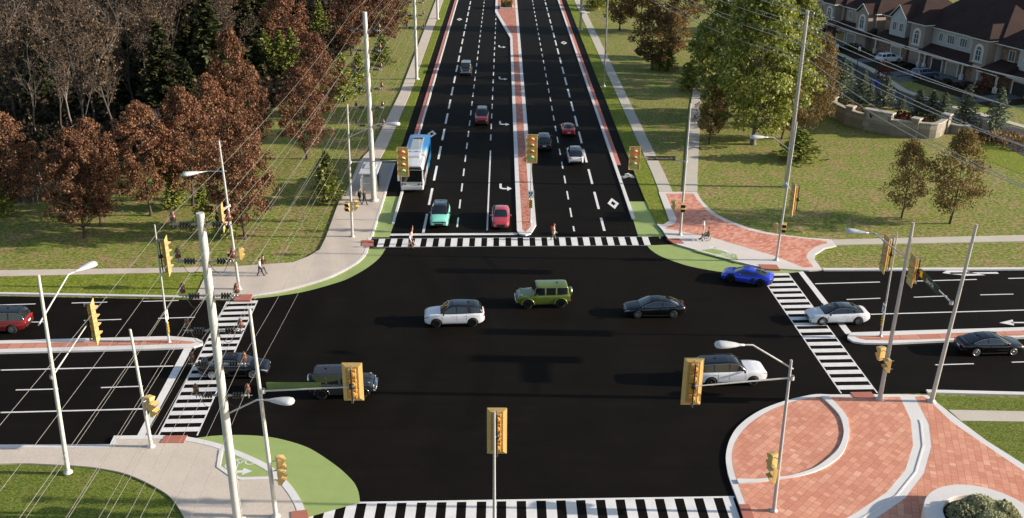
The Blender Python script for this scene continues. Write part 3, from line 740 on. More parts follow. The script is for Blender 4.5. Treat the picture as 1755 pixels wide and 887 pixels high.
# --- median west
t, b = street_pole('MW', (290, 586), 9.84, .085, 'thin pole on the left brick median with a four lamp signal and keep right sign', lean=.17, z0=.15)
s = meet((283, 421), b, 'X'); s = Vector((b.x + .75, b.y, s.z)); signal(t, 4, rel(s, b), (1, .17)); keep_right(t, 2.3, (1, 0))
# --- south-west corner
t, b = street_pole('SW1', (116.7, 809.2), PH, .145, 'leftmost pale pole rising from the lawn edge, with lamp and side facing signal', lean=.56, mat='pole_light')
s = meet((161, 551), b, 'X'); arm(t, b, (b.x + .2, b.y, s.z - .1), (s.x - .4, s.y, s.z - .1)); signal(t, 4, rel(s, b), (1, .22))
lamp_on(t, b, (79.5, 543), (117, 470), 'X', (.55, 1))
t, b = street_pole('SW2', (259.5, 765), 8.5, .125, 'short pale pole at the left end of the crosswalk with two walk signals', 'signal pole', lean=-.16, mat='pole_light')
ped(t, (.32, -.1, 3.3), (.5, 1)); ped(t, (.62, -.35, 3.05), (1, -.25))
t, b = street_pole('SW3', (473, 885), PH, .135, 'pale pole right of the big power pole, its signal before the grey off roader', lean=-.25, mat='pole_light')
s = meet((604.5, 655), b, 'Y'); arm(t, b, (b.x, b.y, s.z - .55), (s.x, s.y - .45, s.z - .02)); signal(t, 3, rel(s, b), (0, 1))
a0, a1 = meet((457, 672), b, 'Y'), meet((549.5, 661), b, 'Y'); c = (a0 + a1) / 2
mb = MB(); mb.bbox((0, 0, 0), (a1.x - a0.x, .04, .46), .01); o = mb.build('street_sign', M['sign_back'], t, rel(c, b) + Vector((0, .10, .14)))
ped(t, (.42, .25, 3.45), (1, .6)); ped(t, (.55, -.15, 2.95), (1, -.1))
# --- south median
t, b = street_pole('MS', (847, 905), 7.8, .10, 'thin pole in the middle of the near crosswalk, signal seen from behind', z0=.02)
s = meet((851.5, 750), b, 'Y'); s = Vector((s.x, b.y + .62, s.z)); signal(t, 4, rel(s, b), (0, 1))
mb = MB(); mb.tube([(0, 0, s.z), (s.x - b.x, .2, s.z)], .05, 8); mb.build('clamp', M['steel'], t)
# --- south-east corner
t, b = street_pole('SE3', (1326, 875), 10.1, .12, 'pole inside the round brick area with signal arm toward the white estate car', lean=-.16)
s = meet((1187, 654.5), b, 'Y'); arm(t, b, (b.x, b.y, s.z + .3), (s.x, s.y - .45, s.z)); signal(t, 4, rel(s, b), (0, 1))
lamp_on(t, b, (1354, 632), (1290, 591), 'Y', (-1, 0)); ped(t, (-.32, .3, 3.3), (-.5, 1)); ped(t, (-.42, -.25, 2.75), (-1, -.2))
t, b = street_pole('SE1', (1507.6, 684), PH, .16, 'thick pole at the right crosswalk end with a lamp arm pointing left', lean=.15)
lamp_on(t, b, (1550, 439), (1500, 400), 'X', (-1, .25)); ped(t, (-.05, -.42, 3.0), (-1, -.05)); ped(t, (-.25, .42, 3.45), (-.4, 1))
t, b = street_pole('SE2', (1596.4, 687.6), PH, .16, 'rightmost thick pole where the brick plaza meets the lawn, with dark green street sign', lean=.62)
s = meet((1577, 463), b, 'X'); s = Vector((b.x - .55, s.y, s.z)); arm(t, b, (b.x, b.y, s.z), (b.x - .1, s.y, s.z)); signal(t, 3, rel(s, b), (-1, .03))
p0, p1 = Vector((b.x - .10, b.y + 1.7, s.z - .05)), Vector((b.x - .10, b.y + 5.4, s.z - .05))
mb = MB(); mb.bbox((0, 0, 0), (3.3, .05, .62), .01); o = mb.build('street_sign', M['sign_green'], t, rel((p0 + p1) / 2, b)); o.rotation_euler = (0, 0, -PI / 2)
text_mesh('Jane St', .46, M['sign_white'], 'lettering', o, (.25, -.028, 0), (PI / 2, 0, 0))
mb = MB(); mb.box((0, 0, 0), (.42, .006, .46), 0); mb.build('emblem_panel', M['sign_yellow'], o, (-1.32, -.03, 0))
# --- median east
t, b = street_pole('ME', (1509, 576), 8.96, .085, 'thin pole on the right brick median with a four lamp signal near its top', z0=.15, lean=-.08)
s = meet((1517.5, 418), b, 'X'); s = Vector((b.x - .72, b.y, s.z)); signal(t, 4, rel(s, b), (-1, .03)); keep_right(t, 2.45, (-1, 0))
mb = MB(); mb.tube([(0, 0, s.z - .1), (-.35, 0, s.z - .1)], .05, 8); mb.build('clamp', M['dark_metal'], t)
# --- north-east corner
t, b = street_pole('NE1', (1330.4, 445.5), PH, .12, 'slim pole on the brick corner behind the blue car with lamp and walk signals', lean=.31)
s = meet((1363, 341), b, 'X'); s = Vector((b.x - .2, s.y, s.z)); arm(t, b, (b.x, b.y, s.z + .35), (b.x + .25, s.y + .1, s.z)); signal(t, 4, rel(s, b), (-1, .03))
lamp_on(t, b, (1355, 256), (1325, 235), 'Y', (-1, 0)); ped(t, (-.40, -.1, 3.3), (-1, .2)); ped(t, (.35, .1, 3.25), (-.3, -1))
t, b = street_pole('NE2', (1165.6, 402), PH, .125, 'slim pole by the wheelchair user with a lettered green street sign on its arm')
s = meet((1087.5, 270.5), b, 'Y'); arm(t, b, (b.x, b.y, s.z - .3), (s.x, s.y + .45, s.z)); signal(t, 3, rel(s, b), (0, -1))
a0, a1 = meet((1106, 270), b, 'Y'), meet((1157.5, 270), b, 'Y')
mb = MB(); mb.bbox((0, 0, 0), (a1.x - a0.x, .05, .44), .01); o = mb.build('street_sign', M['sign_green'], t, rel((a0 + a1) / 2, b) + Vector((0, -.10, -.02)))
text_mesh('Major Mackenzie Dr. W', .30, M['sign_pink'], 'lettering', o, (.20, -.028, 0), (PI / 2, 0, 0), .003)
mb = MB(); mb.box((0, 0, 0), (.30, .006, .32), 0); mb.build('emblem_panel', M['sign_pink'], o, (-1.32, -.029, 0))
ped(t, (-.72, .05, 3.1), (-.8, .5)); ped(t, (.02, -.30, 3.0), (-.15, -1))
mb = MB(); mb.tube([(0, 0, 3.4), (-.5, .05, 3.4)], .025, 6); mb.tube([(0, 0, 2.8), (-.5, .05, 2.8)], .025, 6); mb.build('bracket', M['steel'], t)
# --- median north
t, b = street_pole('MN', (909, 380), 8.9, .075, 'thin pole on the long brick median with keep right sign and striped board', z0=.15)
s = meet((910, 252), b, 'Y'); s = Vector((b.x, b.y - .5, s.z)); signal(t, 4, rel(s, b), (0, -1)); keep_right(t, 3.05, (0, -1))
# --- plain lamp further up on the right
b = G(1035, 147, .08); A = atY(1039, 37, b.y); 
t, b = street_pole('LR', (1035, 147), 15.6, .15, 'tall lamp pole on the right grass verge up the road', 'street lamp', 'street_lamp', mat='steel', z0=.08)
lamp_on(t, b, (1039, 37), (1015, 21), 'Y', (-1, 0), .04)

# --- power poles along the left pavement
ARMZ = []
bA = G(408, 893, .13)
for y in (384, 447, 506.5, 566, 623, 677): ARMZ.append(atY(352 + (y - 372) * .109, y, bA.y).z - bA.z)
def make_arm(sgn):
    """one insulated arm along +-x, built from the pole axis: rod, ribbed sheds, end fitting, bushing on top, jumper loop below"""
    r = MB(); S = sgn
    r.tube([(S * .12, 0, 0), (S * 1.62, 0, 0)], .032, 8, 0); ry = Matrix.Rotation(PI / 2 * S, 3, 'Y')
    for x, q in ((.34, .075), (.46, .06), (1.12, .06), (1.24, .075), (1.40, .05)): r.lathe([(.03, -.05), (q, -.04), (q, .04), (.03, .05)], (S * x, 0, 0), 10, 0, ry)
    r.tube([(S * 1.40, 0, .02), (S * 1.40, 0, .22)], .035, 8, 0); r.tube([(S * 1.42, 0, 0), (S * 1.42, 0, -.16)], .03, 8, 0)
    root = r.build('insulator_arm', M['steel'])
    q = MB()
    for i in range(4): q.lathe([(.05, -.07), (.06, -.04), (.165, -.03), (.175, .0), (.14, .03), (.06, .045), (.05, .07)], (S * (.62 + i * .145), 0, 0), 14, 0, ry)
    q.build('ribbed_insulator', M['rubber_shed'], root)
    q = MB(); q.lathe([(.04, .18), (.15, .20), (.155, .46), (.12, .50), (.135, .54), (.10, .58), (.115, .62), (.08, .66), (.05, .72), (.0, .74)], (S * 1.40, 0, 0), 14, 0)
    q.build('bushing', M['porcelain'], root)
    q = MB(); pts = [(S * 1.38, -.08, .62), (S * 1.26, -.16, .30), (S * 1.12, -.22, -.15), (S * .92, -.25, -.52), (S * .68, -.25, -.60), (S * .42, -.20, -.42), (S * .24, -.14, -.12), (S * .18, -.10, .05)]
    q.tube([(x, y, z) for x, y, z in pts], .014, 6, 0); q.build('jumper_wire', M['dark_metal'], root)
    return root
ARMP = {}
UP = []
def utility_pole(b, h, label, group='power poles along the left pavement', arms=True, r=.235, mat='pole_light', wide=1.0):
    t = thing('utility_pole', b, label, 'power pole', group); pole_mesh(t, h, r * 1.12, r * .86, 0, mat)
    for z in ARMZ:
        for s in (-1, 1):
            if s not in ARMP: ARMP[s] = make_arm(s); o = ARMP[s]; o.parent = t
            else: o = copy_tree(ARMP[s], t)
            o.location = (0, 0, z); o.scale = (wide, 1, 1)
    UP.append(Vector(b)); return t
HP = 18.95
tA = utility_pole(bA, HP, 'thick pale power pole in the left foreground with ribbed insulators on both sides')
lamp_b = bA
A = atY(397, 709, bA.y); E = atY(440, 685, bA.y)
mb = MB(); a, e = rel((bA.x + .15, bA.y, A.z), bA), rel(E, bA); mb.tube([a, a.lerp(e, .5), e, e + Vector((.45, 0, 0))], .05, 8); mb.build('lamp_arm', M['pole_light'], tA); lamp_head(tA, e + Vector((.45, 0, 0)), (1, -.12))
utility_pole(G(641, 343, .13), 20.2, 'power pole beside the bus shelter with ribbed insulators on both sides', r=.26)
utility_pole(G(714.3, 135, .1), 20.0, 'power pole behind the bus shelter one, on the left pavement edge', r=.24)
utility_pole(G(750, 32, .1), 20.0, 'farthest power pole on the left pavement edge')
pz = Vector((-15.6, -9.0, .1))
def conductor(pts, sag, label, group, r=.0095):
    mb = MB(); path = []
    for i in range(len(pts) - 1):
        a, b = Vector(pts[i]), Vector(pts[i + 1]); n = 18
        for k in range(n if i < len(pts) - 2 else n + 1):
            t = k / n; p = a.lerp(b, t); p.z -= sag * 4 * t * (1 - t); path.append(p)
    mb.tube(path, r, 6, 0, True); o = mb.build('power_line', M['wire' if r < .02 else 'wire_pale']); return tag(o, label, 'power line', group)
lvl = ['topmost', 'second', 'third', 'fourth', 'fifth', 'lowest']
for k, z in enumerate(ARMZ):
    for s in (-1, 1):
        P = [p + Vector((s * 1.42, 0, z + .52 + (HP - HP if i == 1 else 1.2 if i > 1 else 0))) for i, p in enumerate([pz] + UP)]
        conductor(P, .75 + .02 * k, f'{lvl[k]} thin grey wire on the {"road" if s > 0 else "lawn"} side of the left power poles', 'power lines on the left')
# --- power poles on the right
RP = [G(994.7, 50, .1), G(1347, 320, 0.0)]
for b, lab, h in ((RP[0], 'grey power pole on the right verge near the top of the road', 21.0), (RP[1], 'tall grey power pole on the lawn behind the brick corner', 19.9)):
    t = thing('utility_pole', b, lab, 'power pole', 'power poles on the right'); pole_mesh(t, h, .27, .19, -.0, 'steel')
    for z in (h - .35, h - 1.9, h - 3.6, h - 5.4):
        mb = MB(); mb.tube([(-.75, 0, 0), (.75, 0, 0)], .03, 8, 0)
        for s in (-1, 1): mb.lathe([(.03, -.12), (.07, -.08), (.04, -.02), (.08, .03), (.04, .08), (.02, .13)], (s * .72, 0, .08), 10, 1)
        mb.build('crossarm', [M['steel'], M['sign_white']], t, (0, 0, z))
nxt = Vector((43.5, 55, .1))
LV = [(19.9 - .35, 20.6 - .35, 21.5), (18.0, 19.0, 19.3), (16.3, 17.3, 16.6), (14.5, 15.5, 13.4)]
for k, (z1, z0, z2) in enumerate(LV):
    for s in (-1, 1):
        conductor([RP[0] + Vector((s * .72, 0, z0 + .1)), RP[1] + Vector((s * .72, 0, z1 + .2)), nxt + Vector((s * 1.0, 0, z2 - .4 * s))], 1.0 + .3 * k, f'{["topmost", "second", "third", "lowest"][k]} thin grey wire on the {"outer" if s > 0 else "inner"} side of the right power poles', 'power lines on the right', .034)
# ================================================================== VEHICLES
def carpaint(name, c, metal=.2, rough=.32):
    k = NT(name); k.set(c, rough, metal, .5, 1.0); k.b.inputs['Coat Roughness'].default_value = .06; return k.m
for n_, c_, m_ in (('paint_white', (.72, .72, .74), 0), ('paint_olive', (.115, .155, .020), .25), ('paint_black', (.005, .0052, .006), 0), ('paint_blue', (.015, .05, .62), .25), ('paint_grey', (.055, .056, .06), .5),
                  ('paint_maroon', (.20, .012, .015), .35), ('paint_mint', (.25, .72, .56), 0), ('paint_coral', (.48, .045, .06), .2), ('paint_red', (.52, .012, .012), .1), ('paint_brown', (.05, .044, .038), .45), ('paint_navy', (.05, .09, .17), .4), ('roof_black', (.018, .022, .028), .2)):
    carpaint(n_, c_, m_)
for n_ in ('paint_black', 'paint_grey', 'roof_black'): MATS[n_].node_tree.nodes['Principled BSDF'].inputs['Coat Weight'].default_value = .3; MATS[n_].node_tree.nodes['Principled BSDF'].inputs['Roughness'].default_value = .14
k = NT('car_glass'); k.set((.012, .014, .016), .04, 0, .6, 1.0); k.b.inputs['Coat Roughness'].default_value = .02
plain('tyre', (.012, .012, .012), .85, vary=.1); plain('rim_silver', (.55, .56, .57), .3, .85, vary=0); plain('rim_black', (.03, .03, .032), .35, .6, vary=0)
plain('trim_black', (.010, .010, .011), .5, vary=0); plain('chrome', (.75, .75, .76), .12, 1.0, vary=0)
lit('headlamp_glass', (.34, .36, .38), .0); plain('tail_red', (.42, .012, .012), .2, coat=.8, vary=0); plain('plate_white', (.65, .66, .68), .5, vary=0)
plain('amber_lamp', (.6, .2, .02), .3, vary=0)

def interp(tab, x):
    if x <= tab[0][0]: return tab[0][1]
    for (a, b), (c, d) in zip(tab, tab[1:]):
        if x <= c:
            t = (x - a) / (c - a) if c > a else 0
            return b + (d - b) * t
    return tab[-1][1]
def sminterp(tab, x, h=.07):
    return (interp(tab, x - h) + 2 * interp(tab, x) + interp(tab, x + h)) / 4
CAR = dict(
  suv=dict(L=4.86, W=1.98, R=.385, xf=1.47, xr=-1.47, cl=.26, rows=(.94, .985, 1, .99, .965, .90), crown=.06,
    sh=[(-2.43, .80), (-2.40, 1.0), (-2.2, 1.13), (-1.6, 1.17), (.9, 1.10), (1.5, 1.08), (2.05, 1.02), (2.30, .95), (2.40, .88), (2.43, .80)],
    bot=[(-2.43, .52), (-2.25, .36), (-1.9, .27), (1.9, .26), (2.3, .32), (2.43, .42)],
    cab=[(-2.30, 1.14), (-2.18, 1.40), (-1.98, 1.64), (-1.65, 1.74), (-.3, 1.80), (.30, 1.755), (.55, 1.63), (1.16, 1.10)], wb=.90, wr=.66, scr=(.42, 1.10), rear=(-2.27, -2.02),
    win=[(-1.98, -1.28), (-1.18, -.22), (-.12, .98)], plan=.20),
  wagon=dict(L=5.22, W=1.98, R=.385, xf=1.55, xr=-1.54, cl=.27, rows=(.95, .99, 1, .995, .975, .91), crown=.06,
    sh=[(-2.61, .85), (-2.58, 1.05), (-2.4, 1.14), (.9, 1.12), (1.6, 1.14), (2.2, 1.10), (2.5, 1.03), (2.58, .95), (2.61, .86)],
    bot=[(-2.61, .5), (-2.4, .38), (-2.0, .28), (2.0, .27), (2.45, .34), (2.61, .45)],
    cab=[(-2.52, 1.12), (-2.40, 1.45), (-2.2, 1.72), (-1.9, 1.78), (-.3, 1.83), (.25, 1.79), (.5, 1.68), (1.12, 1.13)], wb=.905, wr=.70, scr=(.36, 1.06), rear=(-2.48, -2.24),
    win=[(-2.28, -1.42), (-1.30, -.30), (-.18, .95)], plan=.20),
  boxy=dict(L=4.46, W=1.88, R=.40, xf=1.37, xr=-1.42, cl=.36, rows=(.96, .985, 1, 1, .99, .95), crown=.03,
    sh=[(-2.20, 1.12), (-2.1, 1.19), (.85, 1.17), (1.9, 1.13), (2.1, 1.06), (2.20, .98)],
    bot=[(-2.20, .60), (-1.9, .40), (1.9, .38), (2.2, .55)],
    cab=[(-2.14, 1.17), (-2.10, 1.5), (-2.05, 1.86), (-1.9, 1.93), (.55, 1.95), (.68, 1.91), (.95, 1.17)], wb=.945, wr=.82, scr=(.66, .93), rear=(-2.14, -2.05),
    win=[(-2.00, -1.12), (-.98, -.20), (-.06, .72)], plan=.07),
  sedan=dict(L=5.0, W=1.88, R=.355, xf=1.50, xr=-1.46, cl=.20, rows=(.94, .985, 1, .99, .96, .88), crown=.05,
    sh=[(-2.50, .72), (-2.46, .92), (-2.2, .99), (-1.5, 1.0), (.9, .93), (1.6, .86), (2.2, .77), (2.42, .69), (2.5, .60)],
    bot=[(-2.50, .42), (-2.3, .30), (-2, .21), (2.0, .20), (2.35, .22), (2.5, .28)],
    cab=[(-2.02, .99), (-1.45, 1.27), (-1.0, 1.40), (-.4, 1.46), (.15, 1.44), (.50, 1.34), (1.32, .92)], wb=.88, wr=.60, scr=(.36, 1.26), rear=(-1.95, -1.22),
    win=[(-1.62, -.62), (-.52, 1.05)], plan=.22),
  coupe=dict(L=4.43, W=1.94, R=.355, xf=1.32, xr=-1.33, cl=.14, rows=(.95, .99, 1, .985, .95, .86), crown=.045,
    sh=[(-2.21, .66), (-2.15, .84), (-1.8, .90), (-1.2, .90), (-.4, .82), (.9, .78), (1.35, .78), (1.9, .67), (2.14, .58), (2.21, .50)],
    bot=[(-2.21, .34), (-2.0, .20), (1.9, .14), (2.21, .17)],
    cab=[(-1.75, .89), (-1.1, 1.08), (-.6, 1.19), (-.1, 1.24), (.25, 1.20), (.50, 1.11), (1.22, .77)], wb=.84, wr=.56, scr=(.36, 1.16), rear=(-1.66, -.72),
    win=[(-.95, .95)], plan=.20))
def make_wheel(R, wd, rimmat, root, loc, spokes=10, side=1):
    rx = Matrix.Rotation(PI / 2, 3, 'X')
    mb = MB(); w = wd / 2
    mb.lathe([(R * .70, -w), (R * .90, -w), (R * .985, -w * .75), (R, -w * .3), (R, w * .3), (R * .985, w * .75), (R * .90, w), (R * .70, w)], (0, 0, 0), 24, 0, rx)
    o = mb.build('wheel', M['tyre'], root, loc)
    q = MB(); f = side * (w * .82)
    q.lathe([(R * .76, -.012), (R * .75, .025), (R * .64, .02), (R * .63, -.02)], (0, f, 0), 24, 0, rx)
    q.lathe([(0, .0), (R * .62, 0)], (0, f - side * .07, 0), 24, 1, rx)
    q.lathe([(R * .72, f - side * .12), (R * .70, f)], (0, 0, 0), 24, 1, Matrix.Rotation(-PI / 2, 3, 'X'))
    for i in range(spokes):
        a = 2 * PI * i / spokes; q.box((math.cos(a) * R * .38, f, math.sin(a) * R * .38), (R * .60, .025, R * .15), 0, Matrix.Rotation(-a, 3, 'Y'))
    q.lathe([(0, .03), (R * .13, .02), (R * .14, -.02)], (0, f, 0), 12, 0, rx)
    q.build('rim', [M[rimmat], M['trim_black']], o)
def make_car(typ, paint, label, cat, loc, rz, roof=None, rim='rim_silver', group=None, cladding=None, plate=True, rails=False, chrome=False, name=None, stripe=None):
    S = CAR[typ]; L, W, R = S['L'], S['W'], S['R']; hw = W / 2
    t = thing(name or {'suv': 'family_car', 'wagon': 'estate_car', 'boxy': 'off_road_car', 'sedan': 'saloon_car', 'coupe': 'sports_car'}[typ], loc, label, cat, group, rz)
    cab = S['cab']; xl = L / 2
    def wid(x): tt = abs(x) / xl; return hw * (1 - S['plan'] * tt ** 6 - .03 * tt ** 2)
    def zs(x): return sminterp(S['sh'], x)
    Ra = R + (.075 if typ != 'boxy' else .11)
    def zl(x):
        z = interp(S['bot'], x)
        for xw in (S['xf'], S['xr']):
            d = abs(x - xw)
            if d < Ra: z = max(z, R * .98 + math.sqrt(Ra * Ra - d * d))
        return z
    def sec(x, z):  # half width of the side at height z
        z0, z1 = interp(S['bot'], x), zs(x); f = min(1, max(0, (z - z0) / max(.05, z1 - z0)))
        fr = (0, .14, .38, .62, .86, 1.0)
        return wid(x) * interp(list(zip(fr, S['rows'])), f)
    xs = [-xl, -xl + .03, -xl + .08, -xl + .16]; x = -xl + .26
    while x < xl - .2: xs.append(x); x += .075
    xs += [xl - .16, xl - .08, xl - .03, xl]
    for xw in (S['xf'], S['xr']): xs += [xw - Ra, xw - Ra + .012, xw + Ra - .012, xw + Ra]
    xs = sorted(set(round(v, 4) for v in xs))
    mb = MB(); ring = []
    fr = (0, .14, .38, .62, .86, 1.0)
    for x in xs:
        a, b = zl(x), zs(x); c = S['crown']; w1 = sec(x, b); P = []
        for f in fr:
            z = a + (b - a) * f; P.append((sec(x, z), z))
        tp = min(1.0, (xl - abs(x)) / .25); c *= tp
        P += [(w1 * .80, b + c * .55), (w1 * .42, b + c * .92), (0, b + c)]
        ring.append([(x, y, z) for y, z in P] + [(x, -y, z) for y, z in P[-2::-1]])
    m = len(ring[0]); vs = [p for r in ring for p in r]; fs = []; 
    for i in range(len(xs) - 1):
        for k in range(m - 1): fs.append((i * m + k, i * m + k + 1, (i + 1) * m + k + 1, (i + 1) * m + k))
    mb.add(vs, fs, 0, True)
    mb.add(ring[0], [tuple(range(m))], 0); mb.add(ring[-1], [tuple(reversed(range(m)))], 0)
    cl = S['cl']
    mb.box((0, 0, cl + .16), (L - .5, W - .66, .30), 1)
    mb.box(((S['xf'] + S['xr']) / 2, 0, cl + .12), (S['xf'] - S['xr'] - 2 * Ra + .05, W - .10, .20), 1)
    for xw in (S['xf'], S['xr']):
        wt = min(zs(xw - Ra), zs(xw + Ra)) - .07; mb.box((xw, 0, (.2 + wt) / 2), (2 * Ra, W - .62, wt - .2), 1)
    body = mb.build('body', [M[paint], M['trim_black']], t)
    # sills and bumpers in dark plastic
    for s in (-1, 1):
        q = MB(); a, b = S['xr'] + Ra + .03, S['xf'] - Ra - .03; y = s * (sec(0, cl + .08) + .012)
        q.bbox(((a + b) / 2, y - s * .03, cl + .05), (b - a, .07, .10), .02); q.build('sill', M['trim_black'], t)
        if typ == 'boxy': cladding = cladding or paint
        if cladding:
            for xw in (S['xf'], S['xr']):
                q = MB(); pts = [(xw + (Ra + .03) * math.cos(th), s * (hw * .99 + .015), R + (Ra + .03) * math.sin(th)) for th in [PI * i / 10 for i in range(11)]]
                q.tube(pts, .045, 6, 0); q.build('wheel_arch', M[cladding], t)
    # cabin shell
    H = max(z for x, z in cab); zb0 = 1.0
    def ct(x): return sminterp(cab, x, .05)
    def cy(x, z):
        base = zs(x) - .03; f = (z - base) / (H - base) if H > base else 0
        g = 1 - .16 * max(0, (abs(x - (cab[0][0] + cab[-1][0]) / 2) / ((cab[-1][0] - cab[0][0]) / 2))) ** 4
        return hw * (S['wb'] + (S['wr'] - S['wb']) * f) * g
    x0, x1 = cab[0][0], cab[-1][0]; n = 60; CX = [x0 + (x1 - x0) * i / n for i in range(n + 1)]
    def csec(x, off=0.0):
        zt = max(ct(x), zs(x) + .005); zb = zs(x) - .03; e = min(.075, (zt - zb) * .4)
        yt = cy(x, zt); P = [(cy(x, zb) + off, zb), (cy(x, zt - e) + off, zt - e), (yt * .955 + off * .7, zt - e * .22 + off * .7), (yt * .80, zt + off), (yt * .4, zt + .022 + off), (0, zt + .028 + off)]
        return [(x, y, z) for y, z in P] + [(x, -y, z) for y, z in P[-2::-1]]
    def patch(xa, xb, k0, k1, off, name, mat, nn=12):
        rg = [csec(xa + (xb - xa) * i / nn, off) for i in range(nn + 1)]; mm = k1 - k0 + 1
        b = MB(); b.add([r[k] for r in rg for k in range(k0, k1 + 1)], [(i * mm + k, i * mm + k + 1, (i + 1) * mm + k + 1, (i + 1) * mm + k) for i in range(nn) for k in range(mm - 1)], 0, True)
        return b.build(name, mat, t)
    rg = [csec(x) for x in CX]; mm = len(rg[0]); b = MB()
    b.add([p for r in rg for p in r], [(i * mm + k, i * mm + k + 1, (i + 1) * mm + k + 1, (i + 1) * mm + k) for i in range(n) for k in range(mm - 1)], 0, True)
    b.build('cabin', M[roof or paint], t)
    g = M['car_glass']
    patch(S['scr'][0], S['scr'][1], 2, mm - 3, .026, 'windscreen', g, 20)
    patch(S['rear'][0], S['rear'][1], 2, mm - 3, .024, 'rear_window', g, 20)
    if typ in ('suv', 'sedan') and roof: patch(-1.05, .1, 3, mm - 4, .018, 'sunroof', g)
    for xa, xb in S['win']:
        for s in (-1, 1):
            nn = 10; A, B = [], []
            for i in range(nn + 1):
                x = xa + (xb - xa) * i / nn; bz = zs(x) + .045; tz = ct(x) - .105
                if tz < bz + .01: tz = bz + .01
                A.append((x, s * (cy(x, bz) + .008), bz)); B.append((x, s * (cy(x, tz) + .008), tz))
            b = MB(); b.add(A + B, [(i, i + 1, nn + 2 + i, nn + 1 + i) if s < 0 else (i + 1, i, nn + 1 + i, nn + 2 + i) for i in range(nn)], 0, False); b.build('side_window', g, t)
    if chrome:
        for s in (-1, 1):
            xa, xb = S['win'][0][0] - .05, S['win'][-1][1] + .1; xx = [xa + (xb - xa) * i / 14 for i in range(15)]
            b = MB(); b.tube([(x, s * (cy(x, max(ct(x) - .085, zs(x) + .03)) + .012), max(ct(x) - .085, zs(x) + .03)) for x in xx], .014, 5); b.tube([(x, s * (cy(x, zs(x) + .03) + .014), zs(x) + .03) for x in xx], .012, 5); b.build('window_trim', M['chrome'], t)
    if rails:
        for s in (-1, 1):
            b = MB(); xx = [-1.9, -1.8, -.2, .2, .3]; b.tube([(x, s * hw * .64, ct(x) + (.03 if 0 < i < 4 else -.02)) for i, x in enumerate(xx)], .022, 6); b.build('roof_rail', M['trim_black'], t)
    for xw in (S['xf'], S['xr']):
        for s in (-1, 1): make_wheel(R, .25, rim, t, (xw, s * (hw - .135), R), 10, s)
    # front
    xf = xl; zf = zs(xl - .12)
    for s in (-1, 1):
        h = MB()
        if typ == 'boxy': h.lathe([(0, .03), (.10, .02), (.12, -.03)], (0, 0, 0), 16, 0, Matrix.Rotation(PI / 2, 3, 'Y')); h.build('headlight', M['headlamp_glass'], t, (xl + .005, s * hw * .70, .92)); 
        else:
            T, Bm = [], []; hd = .125 if typ in ('suv', 'wagon') else .10
            for x in (xl - .38, xl - .26, xl - .16, xl - .08, xl - .03, xl):
                zt_ = zs(x) - .035; y = s * (sec(x, zt_ - hd / 2) + .012); T.append((x + .008, y, zt_ - (.02 if x < xl - .3 else 0))); Bm.append((x + .008, y, zt_ - (.05 if x < xl - .3 else hd)))
            zt_ = zs(xl) - .035; T.append((xl + .014, s * hw * .50, zt_)); Bm.append((xl + .014, s * hw * .52, zt_ - hd * .8))
            k_ = len(T); h.add(T + Bm, [(i, i + 1, k_ + i + 1, k_ + i) if s < 0 else (i + 1, i, k_ + i, k_ + i + 1) for i in range(k_ - 1)], 0, False)
            h.build('headlight', M['headlamp_glass'], t)
        h = MB(); zr = zs(-xl + .1)
        if typ == 'boxy': h.bbox((-xl - .01, s * hw * .80, .62), (.05, .28, .12), .01)
        elif typ in ('wagon', 'suv'): h.bbox((-xl + .05, s * (wid(-xl + .05) * .80), zr - .10), (.12, hw * .34, .08), .02)
        else: h.bbox((-xl + .02, s * hw * .58, zr - .09), (.08, hw * .42, .075), .02)
        h.build('tail_light', M['tail_red'], t)
        xm = S['win'][-1][1] - (.42 if typ == 'coupe' else .10); h = MB(); zz = zs(xm) + .09; y = s * (hw * .93 + .12)
        h.bbox((xm, y, zz), (.13, .22, .15), .04, 0); h.tube([(xm, s * hw * .90, zz - .05), (xm, y, zz - .03)], .02, 6, 1)
        h.build('wing_mirror', [M[roof if roof and typ != 'coupe' else paint], M['trim_black']], t)
        if typ != 'boxy':
            h = MB(); 
            for xw_ in [S['win'][-1][0] + .12] + ([S['win'][-2][0] + .14] if len(S['win']) > 1 else []):
                zz = zs(xw_) - .14; h.bbox((xw_, s * (sec(xw_, zz) + .012), zz), (.20, .03, .035), .008)
                xs_ = S['win'][-1][0] - .05 if xw_ == S['win'][-1][0] + .12 else xw_ - .28
            h.build('door_handle', M[paint], t)
        sm = MB()
        for xe in [w_[0] - .05 for w_ in S['win'][-2:]] + [S['win'][-1][1] + .02]:
            if xe < S['xr'] + Ra * .9: xe = S['xr'] + Ra + .04
            zz = [cl + .14, (cl + zs(xe)) / 2, zs(xe) - .16, zs(xe) - .02]; sm.tube([(xe, s * (sec(xe, z) + .001), z) for z in zz], .007, 4)
        sm.build('door_seam', M['trim_black'], t)
    gz = zf - .30
    h = MB()
    if typ == 'boxy':
        h.bbox((xl + .005, 0, .93), (.04, hw * 1.1, .22), .02, 0)
        for i in range(3): h.box((xl + .03, 0, .86 + i * .07), (.02, hw * 1.05, .018), 1)
        h.bbox((xl + .06, 0, .62), (.22, W * .94, .20), .05, 2); h.tube([(xl + .16, -hw * .62, .66), (xl + .19, -hw * .5, .86), (xl + .19, hw * .5, .86), (xl + .16, hw * .62, .66)], .035, 8, 1)
    else:
        wdt = hw * (.92 if typ != 'coupe' else .8); dz = .10 if typ in ('suv', 'wagon') else (.10 if typ == 'coupe' else .13)
        if typ == 'coupe': gz = .34
        if typ == 'sedan': gz = .43
        if typ in ('suv', 'wagon'):
            h.extrude([(xl + .004, -hw * .62, zf - .13), (xl + .004, hw * .62, zf - .13), (xl + .004, hw * .58, zf - .24), (xl + .004, -hw * .58, zf - .24)], (.014, 0, 0), 0)
            gz = zf - .40; dz = .07
